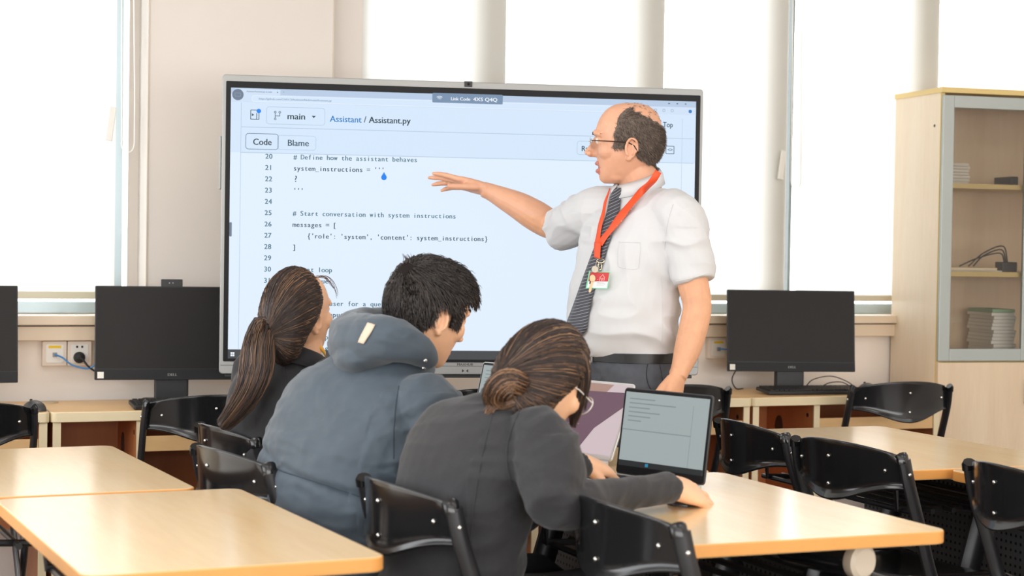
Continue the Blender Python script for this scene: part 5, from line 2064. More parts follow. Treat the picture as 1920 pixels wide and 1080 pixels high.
b.add([P(x, y, kd) for x, y in o_] + [P(x, y, kd + 0.002) for x, y in o_], [tuple(range(6)), tuple(range(11, 5, -1))] + [(i, 6 + i, 6 + (i + 1) % 6, (i + 1) % 6) for i in range(6)])
b.build('key', mat('pale_gold_key', srgb(196, 166, 128), 0.4, metal=0.5), lan)
# ================================================================ the three students
M_HAIRB = mat('dark_brown_long_hair', srgb(58, 46, 42), 0.38, noise_amt=0.2, noise_scale=60, spec=0.6)
M_HAIRB2 = mat('warm_brown_hair', srgb(118, 86, 62), 0.4, spec=0.6)
M_HAIRB3 = mat('light_brown_hair', srgb(160, 122, 88), 0.4, spec=0.6)
M_HAIRK = mat('black_brown_hair', srgb(44, 37, 34), 0.42, noise_amt=0.2, noise_scale=60, spec=0.6)
M_BLAZER = mat('black_blazer_wool', srgb(36, 35, 38), 0.85, noise_amt=0.12, noise_scale=200, bump=0.06, bump_scale=900, sheen=0.12)
M_BLAZER2 = mat('charcoal_blazer_wool', srgb(43, 43, 46), 0.85, noise_amt=0.12, noise_scale=200, bump=0.06, bump_scale=900, sheen=0.15)
M_PARKA = mat('slate_blue_jacket', srgb(68, 80, 91), 0.7, noise_amt=0.08, noise_scale=30, bump=0.05, bump_scale=700, sheen=0.2)
M_DARKTR = mat('dark_trousers', srgb(34, 34, 38), 0.8)
M_SHIRTW = mat('white_collar_cotton', srgb(238, 236, 232), 0.8)
M_YELRIB = mat('orange_yellow_ribbon', srgb(246, 180, 60), 0.6)


def legs(mb, hip, fwd, side, floor_y=0.0, knee=0.42, drop=0.46, r=(0.085, 0.07, 0.055, 0.04)):
    """two bent legs of a seated person"""
    up = UZ
    for s in (-1, 1):
        h = hip + side * (0.09 * s)
        k = h + fwd * knee + side * (0.03 * s)
        k.z = 0.50
        f = k + fwd * -0.04
        f.z = 0.07
        limbw(mb, [h, (h + k) / 2, k, (k + f) / 2 + fwd * -0.01, f, f + fwd * 0.15 - up * 0.025], [r[0], r[0] * 0.95, r[1], r[2], r[3], 0.032], N=14)


def hair_cap(H, back, th, off, R=(0.111, 0.087, 0.146), C=(-0.004, 0.0, 0.002), nphi=72, nth=22, gather=0.02):
    """hair drawn from the hairline to the tie: a shell round the skull. back: tie direction (x, y, z in the head frame);
    th(phi): hairline angle from the face axis (degrees), phi = 0 at the top, 90 at the person's left, 180 at the nape.
    returns the rings of points, ring 0 on the hairline, and the outward normals"""
    ax = -Vector(back).normalized()
    e1 = (Vector((0, 0, 1)) - ax * ax.z).normalized()
    e2 = Vector((0, 1, 0)) - ax * ax.y
    e2 = (e2 - e1 * e2.dot(e1)).normalized()
    rows = []
    for j in range(nth + 1):
        row = []
        for i in range(nphi):
            ph = 360.0 * i / nphi
            a = radians(ph)
            t0 = radians(th(ph))
            t = t0 + (radians(174) - t0) * (j / nth)
            d = ax * cos(t) + (e1 * cos(a) + e2 * sin(a)) * sin(t)
            rr = 1.0 / sqrt((d.x / R[0]) ** 2 + (d.y / R[1]) ** 2 + (d.z / R[2]) ** 2)
            k = j / nth
            o = off * (min(1.0, k * 3.5)) ** 0.7 - 0.004 * max(0, 1 - k * 6)
            o += gather * max(0, (k - 0.82) / 0.18) ** 2
            o += 0.0022 * noise.noise(Vector((a * 2.6, 3.1, k * 1.2))) + 0.0016 * noise.noise(Vector((a * 9.0, 7.7, k)))
            q = Vector(C) + d * (rr + o)
            row.append(H.w(q.x, q.y, q.z))
        rows.append(row)
    return rows


def cap_mesh(rows, name, mt, parent):
    n = len(rows[0])
    b = MB()
    vs = [p for r in rows for p in r]
    fs = [(j * n + i, j * n + (i + 1) % n, (j + 1) * n + (i + 1) % n, (j + 1) * n + i) for j in range(len(rows) - 1) for i in range(n)]
    fs.append(tuple((len(rows) - 1) * n + i for i in range(n)))
    b.add(vs, fs)
    return b.build(name, mt, parent, smooth=True, angle=180)


def cap_strands(H, rows, count, lift=0.003):
    n, m_ = len(rows[0]), len(rows)
    out = []
    for _ in range(count):
        i = random.random() * n
        i0, fr = int(i) % n, i - int(i)
        j0 = random.choice((0, 0, 0, 1, 2, 3, 5, 7))
        path = []
        w1, w2 = random.uniform(-0.0015, 0.0015), random.uniform(0, 6)
        l = random.uniform(0.0002, lift)
        drift = random.uniform(-0.9, 0.9)
        for j in range(j0, m_, 2):
            ii = (i0 + int(drift * (1 - j / m_) * 1.5)) % n
            p = rows[j][ii] * (1 - fr) + rows[j][(ii + 1) % n] * fr
            nn = (p - H.O).normalized()
            path.append(p + nn * (l * min(1, (j + 1) * 0.25)) + Vector((w1, -w1, 0)) * sin(w2 + j))
        if len(path) > 2:
            out.append(path)
    return out


def lock(paths_out, pts, rad, count, spread=1.0, steps=14, curl=0.0):
    """a bundle of hairs along pts (world), with the given bundle radii"""
    sp = spline([(*p, r) for p, r in zip(pts, rad)], 5)
    m_ = len(sp)
    for _ in range(count):
        a, r = random.uniform(0, 2 * pi), sqrt(random.random())
        end = random.uniform(0.72, 1.0)
        st = random.uniform(0.0, 0.12)
        wob, wp = random.uniform(-1, 1) * 0.004 * spread, random.uniform(0, 6)
        path = []
        for k in range(steps + 1):
            t = (st + (end - st) * k / steps) * (m_ - 1)
            i = min(int(t), m_ - 2)
            f = t - i
            c = Vector(sp[i][:3]) * (1 - f) + Vector(sp[i + 1][:3]) * f
            rr = sp[i][3] * (1 - f) + sp[i + 1][3] * f
            tg = (Vector(sp[i + 1][:3]) - Vector(sp[i][:3])).normalized()
            e1 = tg.cross(FH).normalized()
            e2 = tg.cross(e1)
            path.append(c + e1 * (rr * r * cos(a)) + e2 * (rr * r * sin(a)) + e1 * (wob * sin(wp + k * 0.5)))
        paths_out.append(path)


def folds(co, sc):
    """irregular creases: warped ridged noise, longer along the slanting direction of the cloth"""
    p = Vector((co.x * 0.7 + co.z * 0.5, co.y * 0.7, co.z * 1.3 - co.x * 0.4)) * sc
    p += Vector((noise.noise(p * 0.5), noise.noise(p * 0.5 + Vector((9, 2, 4))), noise.noise(p * 0.5 + Vector((3, 8, 1))))) * 1.2
    a = noise.noise(p)
    c = noise.noise(p * 2.2 + Vector((4, 4, 4)))
    return (0.35 - abs(a)) * 1.5 + 0.35 * (0.3 - abs(c))


# ---------------------------------------------------------------- woman with the ponytail (farthest)
GD = 4.82
gfw = head_dir(0.7, 0.7)
g1 = thing('person', 'seated woman with a long brown ponytail in a black blazer, watching the screen', 'person', (P(520, 1040, 4.860).x, P(520, 1040, 4.860).y, 0))
GH = Head(P(560, 601, GD), head_dir(0.60, 0.80, 0.10), UZ, 0.92)
b = MB()
GH.shape(b, ROWS, NOSE)
limb(b, [(560, 612, GD, 0.052), (568, 640, GD + 0.01, 0.053), (566, 672, GD + 0.02, 0.058), (560, 700, GD + 0.03, 0.07)], N=18)
torso(b, [(520, 1060, 4.860, 0.7, 0.7, 0.1564, 0.1043, 0.1043), (508, 930, 4.860, 0.7, 0.7, 0.1252, 0.0887, 0.0887), (522, 800, 4.860, 0.7, 0.7, 0.1460, 0.0939, 0.0939), (548, 720, 4.860, 0.7, 0.7, 0.1460, 0.0834, 0.0834), (562, 690, 4.850, 0.7, 0.7, 0.0834, 0.0626, 0.0626)], 3, 24)
side = gfw.cross(UZ)             # her right, towards the camera
rs = P(560, 712, 4.860) + side * 0.165
ls = P(545, 712, 4.860) - side * 0.165
re, le = rs + gfw * 0.10 - UZ * 0.27, ls + gfw * 0.10 - UZ * 0.27
rh_, lh_ = Vector((1.655, 4.700, 0.800)), Vector((1.700, 4.900, 0.800))
limbw(b, [rs, rs * 0.5 + re * 0.5, re, re * 0.5 + rh_ * 0.5, rh_], [0.045, 0.042, 0.036, 0.030, 0.027])
limbw(b, [ls, ls * 0.5 + le * 0.5, le, le * 0.5 + lh_ * 0.5, lh_], [0.045, 0.042, 0.036, 0.030, 0.027])
for w_, e_, th_ in ((rh_, re, -1), (lh_, le, 1)):
    d_ = Vector((w_.x - e_.x, w_.y - e_.y, 0)).normalized()
    lat_ = d_.cross(UZ)
    hand(b, w_, d_ - UZ * 0.10, UZ, th_, ((0.2, 0.35, 0.25),) * 4, 0.92)
legs(b, P(520, 1050, 4.860), gfw, side)


def lip_pick(H):
    def f(c):
        x, y, z = H.loc(c)
        return 1 if x > 0.084 and abs(y) < 0.024 and -0.072 < z < -0.037 else 0
    return f


body = fuse(b, 'body', [M_SKIN2, M_LIP], g1, 0.0035, 3, lip_pick(GH))
G1BODY = body
random.seed(11)


def gth(ph):
    a = min(ph, 360 - ph)
    # top, temple, above the ear, behind the ear, nape
    tab = ((0, 40), (35, 46), (60, 62), (80, 84), (95, 105), (112, 120), (135, 127), (160, 127), (180, 125))
    for (a0, v0), (a1, v1) in zip(tab, tab[1:]):
        if a <= a1:
            return v0 + (v1 - v0) * (a - a0) / (a1 - a0)
    return 112


rows = hair_cap(GH, (-0.96, 0.0, -0.22), gth, 0.013, gather=0.012)
hair = cap_mesh(rows, 'hair', M_HAIRB, g1)


def brown_pick(path):
    r = random.random()
    return 2 if r < 0.05 else (1 if r < 0.22 else 0)


strands(cap_strands(GH, rows, 2400, 0.0035), 'hair_strands', [M_HAIRB, M_HAIRB2, M_HAIRB3], hair, 0.0009, 3, brown_pick)
tie_c = rows[-1][0] * 0
for p in rows[-1]:
    tie_c += p / len(rows[-1])
pt = [tie_c - (-GH.f) * 0.012, P(497, 606, 4.746), P(486, 645, 4.725), P(482, 690, 4.714), P(466, 735, 4.704), P(438, 775, 4.704), P(416, 800, 4.714)]
pr = [0.018, 0.030, 0.042, 0.045, 0.038, 0.028, 0.020]
b = MB()
sp = spline([(*p, r * 0.72) for p, r in zip(pt, pr)], 4)
b.tube([Vector(q[:3]) for q in sp], [q[3] for q in sp], 14)
pony = b.build('ponytail', M_HAIRB, g1, smooth=True, angle=180)
pp = []
lock(pp, pt, pr, 1500, 1.0)


def tail_pick(path):
    zz = path[-1].z
    r = random.random()
    if r < 0.12:
        return 2
    return 1 if r < 0.42 else 0


strands(pp, 'ponytail_strands', [M_HAIRB, M_HAIRB2, M_HAIRB3], pony, 0.0010, 3, tail_pick)
# lighter loop of hair under the tie and a few loose ones at the forehead
pp = []
lock(pp, [tie_c, P(520, 600, 4.725), P(545, 612, 4.725), P(562, 628, 4.756)], [0.008, 0.012, 0.012, 0.004], 60)
strands(pp, 'loose_hair', [M_HAIRB2, M_HAIRB3], hair, 0.0007, 3, lambda p: 0)
pp = []
lock(pp, [P(590, 520, 4.798), P(612, 520, 4.819), P(628, 540, 4.860), P(632, 562, 4.881)], [0.003, 0.004, 0.005, 0.002], 10)
strands(pp, 'loose_hair', [M_HAIRB2, M_HAIRB3], hair, 0.0007, 3, lambda p: 0)
b = MB()
tv = (pt[1] - pt[0]).normalized()
e1 = tv.cross(FH).normalized()
e2 = tv.cross(e1)
b.tube([pt[0] + tv * 0.012 + e1 * (0.019 * cos(a)) + e2 * (0.019 * sin(a)) for a in [2 * pi * k / 18 for k in range(18)]], 0.006, 8, closed=True)
b.build('hair_tie', mat('brown_hair_tie', srgb(96, 74, 62), 0.6), g1, smooth=True)
# blazer
b = MB()
torso(b, [(520, 1075, 4.860, 0.7, 0.7, 0.1857, 0.1356, 0.1335), (512, 980, 4.860, 0.7, 0.7, 0.1721, 0.1199, 0.1199), (510, 900, 4.860, 0.7, 0.7, 0.1669, 0.1168, 0.1168), (520, 810, 4.860, 0.7, 0.7, 0.1794, 0.1210, 0.1231), (534, 750, 4.860, 0.7, 0.7, 0.1898, 0.1095, 0.1168), (548, 714, 4.860, 0.7, 0.7, 0.1669, 0.0887, 0.0991), (558, 690, 4.855, 0.7, 0.7, 0.1095, 0.0730, 0.0814), (563, 674, 4.850, 0.7, 0.7, 0.0709, 0.0626, 0.0647)], 4, 32)
limbw(b, [rs - side * 0.03, rs, (rs + re) / 2, re, (re + rh_) / 2, rh_ - (rh_ - re).normalized() * 0.03], [0.06, 0.066, 0.062, 0.056, 0.048, 0.040], N=18)
limbw(b, [ls + side * 0.03, ls, (ls + le) / 2, le, (le + lh_) / 2, lh_ - (lh_ - le).normalized() * 0.03], [0.06, 0.066, 0.062, 0.056, 0.048, 0.040], N=18)
bz = fuse(b, 'blazer', M_BLAZER, g1, 0.005, 3, None, lambda co, n_: 0.006 * folds(co + Vector((5, 1, 2)), 8))
b = MB()
seam(b, bz, [(575, 690), (562, 712), (556, 745), (560, 780)], 0.0018)
seam(b, bz, [(526, 652), (534, 700), (540, 760), (538, 840)], 0.0012)
b.build('blazer_seam', M_BLAZER, g1, smooth=True)


def neckband(P0, fwd, r, z0, z1, tilt, a0, a1, flare=0.01, n=20):
    lt = UZ.cross(fwd)
    rws = []
    for k in range(n + 1):
        a = radians(a0 + (a1 - a0) * k / n)
        d = fwd * cos(a) + lt * sin(a)
        rws.append([P0 + d * r + UZ * (z0 - tilt * cos(a)), P0 + d * (r + 0.002) + UZ * ((z0 + z1) / 2 - tilt * cos(a)), P0 + d * (r + 0.004) + UZ * (z1 - tilt * cos(a)), P0 + d * (r + flare) + UZ * (z1 - 0.006 - tilt * cos(a)), P0 + d * (r + flare + 0.012) + UZ * (z0 - 0.01 - tilt * cos(a))])
    return rws


def band_mesh(rws, name, mt, parent, solid=0.003):
    b = MB()
    c = len(rws[0])
    b.add([p for r in rws for p in r], [(i * c + k, (i + 1) * c + k, (i + 1) * c + k + 1, i * c + k + 1) for i in range(len(rws) - 1) for k in range(c - 1)])
    return b.build(name, mt, parent, smooth=True, angle=180, solid=solid)


nb = P(564, 672, 4.850)
band_mesh(neckband(nb, gfw, 0.062, -0.02, 0.022, 0.03, 50, 310, 0.012), 'blazer_collar', M_BLAZER, g1)
b = MB()
# the neck ribbon and a strip of white shirt collar on the near side of the neck
for (a0, mtn, r_, z_, w_) in ((0, M_SHIRTW, 0.0625, 0.012, 0.012), (1, M_YELRIB, 0.0655, 0.020, 0.012)):
    b = MB()
    vs = []
    for k in range(15):
        a = radians(175 + 170 * k / 14)
        lt = UZ.cross(gfw)
        d = gfw * cos(a) + lt * sin(a)
        q = nb + d * (r_ + 0.002) + UZ * (z_ + 0.016 - 0.040 * cos(a))
        vs += [q, q + UZ * w_]
    b.add(vs, [(2 * k, 2 * k + 2, 2 * k + 3, 2 * k + 1) for k in range(14)])
    b.build('shirt_collar' if a0 == 0 else 'neck_ribbon', mtn, g1, smooth=True, angle=180, solid=0.002)
b = MB()
legs(b, P(520, 1050, 4.860), gfw, side, r=(0.098, 0.082, 0.068, 0.055))
fuse(b, 'trousers', M_DARKTR, g1, 0.006, 3)

# ---------------------------------------------------------------- man in the hooded jacket (middle)
BD = 4.38
bfw = head_dir(0.64, 0.77)
bside = bfw.cross(UZ)
m1 = thing('person', 'seated man in a slate blue hooded jacket looking down, between the two women', 'person', (P(650, 1120, 4.308).x, P(650, 1120, 4.308).y, 0))
BH = Head(P(797, 601, BD), head_dir(0.74, 0.60, -0.30), UZ, 1.0)
b = MB()
BH.shape(b, ROWS, NOSE)
limb(b, [(790, 610, BD, 0.058), (772, 630, BD - 0.02, 0.060), (757, 662, BD - 0.04, 0.066), (740, 700, BD - 0.06, 0.08)], N=20)
torso(b, [(655, 1130, 4.308, 0.64, 0.77, 0.1765, 0.1246, 0.1246), (640, 1010, 4.287, 0.64, 0.77, 0.1661, 0.1142, 0.1142), (655, 890, 4.277, 0.64, 0.77, 0.1765, 0.1142, 0.1142), (695, 770, 4.277, 0.64, 0.77, 0.1765, 0.1038, 0.1038), (735, 700, 4.297, 0.64, 0.77, 0.1038, 0.0727, 0.0727)], 3, 24)
brs = P(700, 762, 4.277) + bside * 0.185
bls = P(700, 762, 4.277) - bside * 0.185
bre = P(838, 905, 4.173)
ble = bls + bfw * 0.16 - UZ * 0.26
brh = P(1022, 842, 4.567)
blh = Vector((1.74, 4.42, 0.80))
limbw(b, [brs, brs * 0.5 + bre * 0.5, bre, bre * 0.5 + brh * 0.5, brh], [0.052, 0.048, 0.042, 0.034, 0.029])
limbw(b, [bls, bls * 0.5 + ble * 0.5, ble, ble * 0.5 + blh * 0.5, blh], [0.052, 0.048, 0.042, 0.034, 0.029])
hand(b, brh, P(1066, 838, 4.692) - brh, UZ * 0.9 - FH * 0.3, -1, ((0.25, 0.35, 0.25), (0.25, 0.4, 0.25), (0.3, 0.4, 0.3), (0.35, 0.4, 0.3)), 1.0)
d_ = Vector((blh.x - ble.x, blh.y - ble.y, -0.02)).normalized()
hand(b, blh, d_, UZ, 1, ((0.2, 0.35, 0.25),) * 4, 1.0)
legs(b, P(655, 1125, 4.308), bfw, bside, r=(0.095, 0.075, 0.06, 0.042))
body = fuse(b, 'body', [M_SKIN2, M_LIP], m1, 0.0035, 3, lip_pick(BH))
BBODY = body


def boy_hair(c):
    x, y, z = BH.loc(c)
    if z < -0.066 or (c - BH.O).length > 0.2:
        return False
    if abs(y) > 0.077 and -0.034 < x < 0.018 and z < 0.036:       # ears
        return False
    if z > 0.072:
        return x < 0.092
    if z > 0.012:
        return x < 0.042 if abs(y) > 0.03 else (x < 0.08 and z > 0.066) or x < 0.0
    if z > -0.01:
        return x < -0.022 or (0.018 < x < 0.046 and abs(y) > 0.045 and z > -0.005)
    return x < -0.040 + (z + 0.02) * 0.3


random.seed(21)
fc = [(c, n_) for c, n_ in q_faces[body.name] if boy_hair(c)]
b = MB()
for c, n_ in fc:
    x, y, z = BH.loc(c)
    a = n_.cross(Vector((0.2, 0.3, 0.9))).normalized() * 0.0042
    d = n_.cross(a).normalized() * 0.0042
    q = c + n_ * (0.0025 + 0.0075 * max(0.0, min(1.0, (z + 0.03) / 0.11)))
    b.add([q + a + d, q - a + d, q - a - d, q + a - d], [(0, 1, 2, 3)])
bhair = b.build('hair', mat('matt_black_hair_base', srgb(38, 32, 30), 0.85, noise_amt=0.3, noise_scale=200, spec=0.1), m1, smooth=True, angle=180)
whorl = BH.w(-0.075, 0.0, 0.105)
paths = []
for _ in range(11000):
    c, n_ = random.choice(fc)
    x, y, z = BH.loc(c)
    away = (c - whorl)
    away = (away - n_ * away.dot(n_))
    if away.length < 0.02:
        away = away + BH.f * 0.01
    flow = (away.normalized() * 1.0 - BH.u * (0.55 if z < 0.08 else 0.0) + BH.f * (0.55 if z > 0.06 else 0.25)).normalized()
    jit = Vector((random.gauss(0, 1), random.gauss(0, 1), random.gauss(0, 1))) * 0.10
    flow = (flow + jit).normalized()
    topness = max(0.0, min(1.0, (z + 0.03) / 0.11))
    L = (0.012 + 0.024 * topness) * random.uniform(0.7, 1.2) * (0.6 if x > 0.015 and z < 0.085 else 1.0)
    lift = 0.003 + 0.009 * topness * random.uniform(0.5, 1.1)
    clump = noise.noise(c * 60) * 0.004
    sh = n_ * (0.0035 + 0.0085 * topness)
    p1 = c + sh + n_ * (lift * 0.45) + flow * (L * 0.35)
    p2 = c + sh + n_ * (lift * 0.55 + clump) + flow * (L * 0.72)
    p3 = c + sh + n_ * (lift * 0.40 + clump) + flow * L - UZ * 0.003
    paths.append([c, p1, p2, p3])
for _ in range(420):           # fringe and the tuft at the whorl
    t = random.uniform(-1, 1)
    p = BH.w(0.070 + random.uniform(-0.01, 0.01), 0.062 * t, 0.095 - 0.018 * t * t)
    f_ = (BH.f * 0.9 - BH.u * 0.40 + BH.l * 0.15 * random.uniform(-1, 1)).normalized()
    L = random.uniform(0.028, 0.042)
    paths.append([p, p + BH.f * 0.012 + BH.u * 0.012, p + f_ * L * 0.6 + BH.u * 0.015, p + f_ * L])
for _ in range(60):
    p = BH.w(-0.075 + random.uniform(-0.02, 0.02), random.uniform(-0.025, 0.025), 0.116)
    paths.append([p, p + BH.u * 0.015 - BH.f * 0.004, p + BH.u * random.uniform(0.018, 0.027) - BH.f * random.uniform(0.004, 0.02)])
strands(paths, 'hair_strands', [M_HAIRK, mat('soft_black_hair', srgb(72, 62, 56), 0.45, spec=0.6)], bhair, 0.0011, 3, lambda p: 1 if random.random() < 0.25 else 0)
paths = []
for sy in (-1, 1):
    for _ in range(90):
        t = random.random()
        p = BH.w(0.105 - 0.022 * t * t, sy * (0.012 + 0.04 * t), 0.048 + 0.008 * t)
        paths.append([p, p + BH.l * sy * 0.005 + BH.u * 0.002, p + BH.l * sy * 0.010])
strands(paths, 'eyebrows', M_HAIRK, m1, 0.0007)
# jacket with its hood folded back
b = MB()
torso(b, [(660, 1150, 4.308, 0.64, 0.77, 0.2336, 0.1713, 0.1817), (648, 1070, 4.297, 0.64, 0.77, 0.2304, 0.1661, 0.1744), (642, 990, 4.287, 0.64, 0.77, 0.2346, 0.1640, 0.1713), (650, 900, 4.277, 0.64, 0.77, 0.2408, 0.1640, 0.1723), (668, 825, 4.277, 0.64, 0.77, 0.2408, 0.1557, 0.1640), (693, 760, 4.277, 0.64, 0.77, 0.2263, 0.1349, 0.1432), (718, 716, 4.287, 0.64, 0.77, 0.1785, 0.1121, 0.1090), (740, 684, 4.297, 0.64, 0.77, 0.1090, 0.0882, 0.0882), (752, 664, 4.308, 0.64, 0.77, 0.0810, 0.0747, 0.0747)], 4, 36)
limbw(b, [brs - bside * 0.05, brs, brs * 0.5 + bre * 0.5, bre, bre * 0.5 + brh * 0.5, brh - (brh - bre).normalized() * 0.03], [0.08, 0.086, 0.082, 0.076, 0.060, 0.048], N=20)
limbw(b, [bls + bside * 0.05, bls, bls * 0.5 + ble * 0.5, ble, ble * 0.5 + blh * 0.5, blh - (blh - ble).normalized() * 0.03], [0.08, 0.086, 0.082, 0.076, 0.060, 0.048], N=20)


def parka_disp(co, n_):
    d = co - P(665, 880, 4.256)
    u_ = d.dot(bside)
    k = 0.0075 * folds(co, 8)
    k += 0.0030 * folds(co + Vector((6, 2, 8)), 17)
    k += 0.004 * noise.noise(Vector((co.x * 16, co.y * 16, co.z * 22)))
    if u_ > 0.14 and d.z < 0.2:
        k += 0.006 * folds(co, 11)
    # waist seam pulled in
    k -= 0.007 * math.exp(-((d.z + 0.01 + 0.25 * u_) / 0.012) ** 2) * (1 if u_ < 0.12 else 0)
    return k


jk = fuse(b, 'jacket', M_PARKA, m1, 0.005, 3, None, parka_disp)
b = MB()
seam(b, jk, [(748, 724), (742, 760), (738, 810), (738, 860)], 0.0016)
seam(b, jk, [(505, 872), (530, 884), (560, 893), (600, 905), (640, 918), (700, 940)], 0.0018)
b.build('jacket_seam', mat('darker_blue_seam', srgb(52, 64, 76), 0.8), m1, smooth=True)
b = MB()
limb(b, [(806, 682, 4.225, 0.0166), (792, 662, 4.204, 0.0311), (770, 648, 4.183, 0.0415), (735, 638, 4.173, 0.0519), (694, 640, 4.204, 0.0623), (664, 642, 4.297, 0.0664), (668, 628, 4.401, 0.0602), (705, 612, 4.495, 0.0477), (745, 610, 4.536, 0.0353), (785, 635, 4.546, 0.0228)], n=4, N=20)
limb(b, [(712, 662, 4.152, 0.0145), (690, 664, 4.183, 0.0332), (668, 668, 4.204, 0.0394), (652, 664, 4.277, 0.0374), (660, 640, 4.360, 0.0208)], n=4, N=16)
limb(b, [(735, 618, 4.235, 0.0208), (712, 618, 4.277, 0.0353), (690, 622, 4.328, 0.0353), (720, 612, 4.422, 0.0208)], n=4, N=14)


def hood_disp(co, n_):
    return 0.010 * folds(co + Vector((1, 7, 3)), 9) + 0.002 * noise.noise(co * 26)


hood = fuse(b, 'hood', M_PARKA, m1, 0.004, 6, None, hood_disp)
b = MB()
drape(b, hood, [(690, 606, 704, 610), (684, 618, 698, 622), (677, 630, 690, 634), (672, 642, 683, 645)], 0.003, 4, 4)
b.build('hood_tape', mat('beige_tape', srgb(206, 190, 170), 0.7), hood, smooth=True, angle=180, solid=0.001)
b = MB()
for px, py in ((797, 676), (794, 690)):
    h1 = hit(hood, px, py)[0] or hit(jk, px, py)[0]
    if h1 is not None:
        b.ball(h1, 0.0055, n=10, m_=8)
b.build('snap_button', M_CHROME, m1, smooth=True)
b = MB()
legs(b, P(655, 1125, 4.308), bfw, bside, r=(0.108, 0.088, 0.072, 0.058))
fuse(b, 'trousers', M_DARKTR, m1, 0.006, 3)

# ---------------------------------------------------------------- woman leaning over the dark laptop (nearest)
LD = 3.88
lfw = head_dir(0.72, 0.69)
lside = lfw.cross(UZ)
g2 = thing('person', 'woman in a charcoal blazer leaning forward with both hands at the dark laptop', 'person', (P(835, 1150, 3.85).x, P(835, 1150, 3.85).y, 0))
LH = Head(P(1016, 724, LD), head_dir(0.64, 0.54, -0.54), UZ, 0.93)
b = MB()
LH.shape(b, ROWS, NOSE)
limb(b, [(1008, 732, LD, 0.050), (992, 752, LD - 0.01, 0.053), (975, 775, LD - 0.02, 0.058), (950, 800, LD - 0.03, 0.07)], N=18)
torso(b, [(832, 1160, 3.85, 0.72, 0.69, 0.15, 0.10, 0.10), (848, 1050, 3.85, 0.72, 0.69, 0.13, 0.095, 0.095), (872, 950, 3.85, 0.72, 0.69, 0.14, 0.095, 0.095), (905, 850, 3.85, 0.72, 0.69, 0.14, 0.08, 0.09), (950, 785, 3.86, 0.72, 0.69, 0.08, 0.06, 0.06)], 3, 24)
lrs = P(925, 815, 3.85) + lside * 0.150
lls = P(918, 826, 3.86) - lside * 0.128
lre = P(1046, 946, 3.66)
lle = lls + lfw * 0.20 - UZ * 0.20
lrh = P(1250, 914, 3.93)
llh = P(1088, 868, 4.22)
limbw(b, [lrs, lrs * 0.5 + lre * 0.5, lre, lre * 0.6 + lrh * 0.4, lre * 0.25 + lrh * 0.75, lrh], [0.042, 0.036, 0.030, 0.025, 0.024, 0.025])
limbw(b, [lls, lls * 0.5 + lle * 0.5, lle, lle * 0.5 + llh * 0.5, llh], [0.042, 0.036, 0.030, 0.026, 0.025])
hand(b, lrh, P(1326, 930, 4.03) - lrh, UZ * 0.78 - FH * 0.62, -1, ((0.22, 0.30, 0.2), (0.20, 0.32, 0.2), (0.24, 0.32, 0.22), (0.28, 0.32, 0.22)), 1.12, spread=0.11, thumb_dir=(0.8, 0.45, -0.3))
hand(b, llh, P(1150, 884, 4.32) - llh, UZ * 0.85 - FH * 0.45, 1, ((0.35, 0.5, 0.3), (0.4, 0.55, 0.3), (0.45, 0.55, 0.35), (0.5, 0.6, 0.4)), 1.02)
legs(b, P(835, 1150, 3.85), lfw, lside)
body = fuse(b, 'body', [M_SKIN2, M_LIP], g2, 0.0035, 3, lip_pick(LH))
LBODY = body
random.seed(31)


def lth(ph):
    a = min(ph, 360 - ph)
    tab = ((0, 26), (35, 32), (60, 46), (80, 68), (95, 84), (112, 100), (135, 108), (160, 112), (180, 112))
    for (a0, v0), (a1, v1) in zip(tab, tab[1:]):
        if a <= a1:
            return v0 + (v1 - v0) * (a - a0) / (a1 - a0)
    return 112


lrows = hair_cap(LH, (-0.93, -0.10, -0.36), lth, 0.015, gather=0.010)
lhair = cap_mesh(lrows, 'hair', M_HAIRB, g2)
strands(cap_strands(LH, lrows, 2200, 0.0045), 'hair_strands', [M_HAIRB, M_HAIRB2, M_HAIRB3], lhair, 0.0010, 3, brown_pick)
tc2 = Vector((0, 0, 0))
for p in lrows[-1]:
    tc2 += p / len(lrows[-1])
bun = [tc2, P(975, 722, 3.78), P(955, 716, 3.76), P(938, 726, 3.76), P(930, 745, 3.77), P(942, 758, 3.78), P(968, 752, 3.78)]
br_ = [0.016, 0.024, 0.030, 0.032, 0.028, 0.020, 0.012]
b = MB()
sp = spline([(*p, r * 0.8) for p, r in zip(bun, br_)], 4)
b.tube([Vector(q[:3]) for q in sp], [q[3] for q in sp], 14)
bn = b.build('hair_bun', M_HAIRB2, g2, smooth=True, angle=180)
pp = []
lock(pp, bun, br_, 900)
lock(pp, [P(945, 745, 3.77), P(925, 762, 3.76), P(912, 780, 3.76), P(905, 800, 3.76)], [0.012, 0.010, 0.008, 0.004], 60)
strands(pp, 'hair_strands', [M_HAIRB, M_HAIRB2, M_HAIRB3], bn, 0.0010, 3, lambda p: random.choice((0, 0, 1, 1, 2)))
pp = []
lock(pp, [P(1052, 640, 3.86), P(1078, 665, 3.86), P(1088, 700, 3.87), P(1084, 745, 3.88), P(1076, 780, 3.89), P(1074, 803, 3.89)], [0.012, 0.020, 0.022, 0.020, 0.013, 0.006], 420)
lock(pp, [P(1062, 650, 3.88), P(1088, 690, 3.89), P(1094, 735, 3.90), P(1096, 772, 3.90)], [0.008, 0.012, 0.010, 0.004], 120)
strands(pp, 'loose_front_lock', [M_HAIRB, M_HAIRB2], lhair, 0.0010, 3, lambda p: 1 if random.random() < 0.15 else 0)
b = MB()
tv = (bun[1] - bun[0]).normalized()
e1 = tv.cross(FH).normalized()
e2 = tv.cross(e1)
b.tube([bun[0] + tv * 0.006 + e1 * (0.018 * cos(a)) + e2 * (0.018 * sin(a)) for a in [2 * pi * k / 18 for k in range(18)]], 0.005, 8, closed=True)
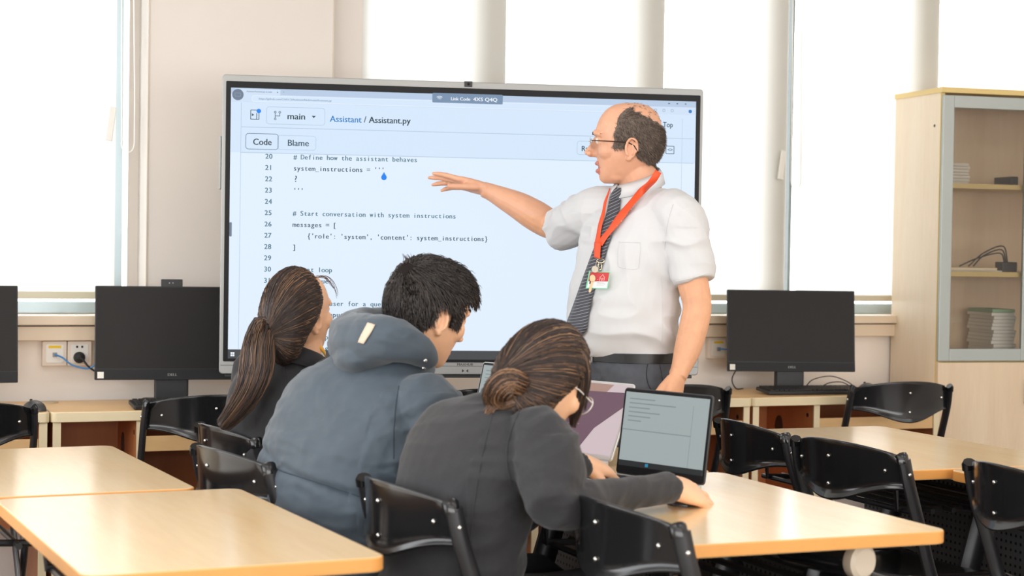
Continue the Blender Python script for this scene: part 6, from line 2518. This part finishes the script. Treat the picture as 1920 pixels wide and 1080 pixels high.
b.build('hair_tie', mat('pale_blue_hair_tie', srgb(150, 190, 200), 0.6), g2, smooth=True)
# pale framed glasses
M_FRAME = mat('pale_clear_frame', srgb(224, 220, 214), 0.25)
b = MB()
for sy in (-1, 1):
    b.tube([LH.w(0.108, 0.062 * sy, 0.024), LH.w(0.04, 0.083 * sy, 0.020), LH.w(-0.015, 0.084 * sy, 0.012)], 0.0016, 8)
    b.tube([LH.w(0.1165 - 0.16 * max(0, 0.036 + 0.027 * cos(a) - 0.01) ** 1.3, sy * (0.036 + 0.027 * cos(a)), 0.016 + 0.023 * sin(a)) for a in [2 * pi * k / 24 for k in range(24)]], 0.0017, 6, closed=True)
b.tube([LH.w(0.1155, -0.010, 0.020), LH.w(0.122, 0, 0.023), LH.w(0.1155, 0.010, 0.020)], 0.0016, 6)
b.build('eyeglasses', M_FRAME, g2, smooth=True)
# blazer
b = MB()
torso(b, [(832, 1170, 3.85, 0.72, 0.69, 0.182, 0.135, 0.138), (846, 1070, 3.85, 0.72, 0.69, 0.168, 0.126, 0.126), (862, 985, 3.85, 0.72, 0.69, 0.166, 0.122, 0.124), (878, 915, 3.85, 0.72, 0.69, 0.172, 0.120, 0.126), (895, 860, 3.85, 0.72, 0.69, 0.180, 0.112, 0.122), (918, 812, 3.85, 0.72, 0.69, 0.168, 0.095, 0.105), (942, 782, 3.86, 0.72, 0.69, 0.115, 0.078, 0.085), (960, 765, 3.865, 0.72, 0.69, 0.075, 0.064, 0.066)], 4, 36)
limbw(b, [lrs - lside * 0.04, lrs, lrs * 0.5 + lre * 0.5, lre, lre * 0.6 + lrh * 0.4, lre * 0.25 + lrh * 0.75, lrh + (lrh - lre).normalized() * 0.012], [0.062, 0.070, 0.073, 0.052, 0.034, 0.032, 0.033], N=20)
limbw(b, [lls + lside * 0.04, lls, lls * 0.5 + lle * 0.5, lle, lle * 0.5 + llh * 0.5, llh + (llh - lle).normalized() * 0.005], [0.056, 0.060, 0.058, 0.048, 0.040, 0.034], N=20)


def bl_disp(co, n_):
    d = co - P(950, 850, 3.75)
    k = 0.008 * folds(co + Vector((2, 3, 1)), 7)
    u_ = d.dot(lside)
    k += 0.0025 * folds(co + Vector((6, 2, 8)), 16)
    if u_ > -0.02 and d.z < 0.05:
        k += 0.007 * folds(co, 10)
    return k


bz2 = fuse(b, 'blazer', M_BLAZER2, g2, 0.005, 3, None, bl_disp)
b = MB()
seam(b, bz2, [(985, 752), (968, 785), (952, 830), (950, 870), (958, 905)], 0.002)
seam(b, bz2, [(925, 770), (905, 850), (890, 940), (880, 1040)], 0.0013)
b.build('blazer_seam', M_BLAZER2, g2, smooth=True)
nb2 = P(966, 764, 3.865)
band_mesh(neckband(nb2, lfw, 0.062, -0.02, 0.018, 0.035, 55, 305, 0.012), 'blazer_collar', M_BLAZER2, g2)
b = MB()
legs(b, P(835, 1150, 3.85), lfw, lside, r=(0.098, 0.082, 0.068, 0.055))
fuse(b, 'trousers', M_DARKTR, g2, 0.006, 3)
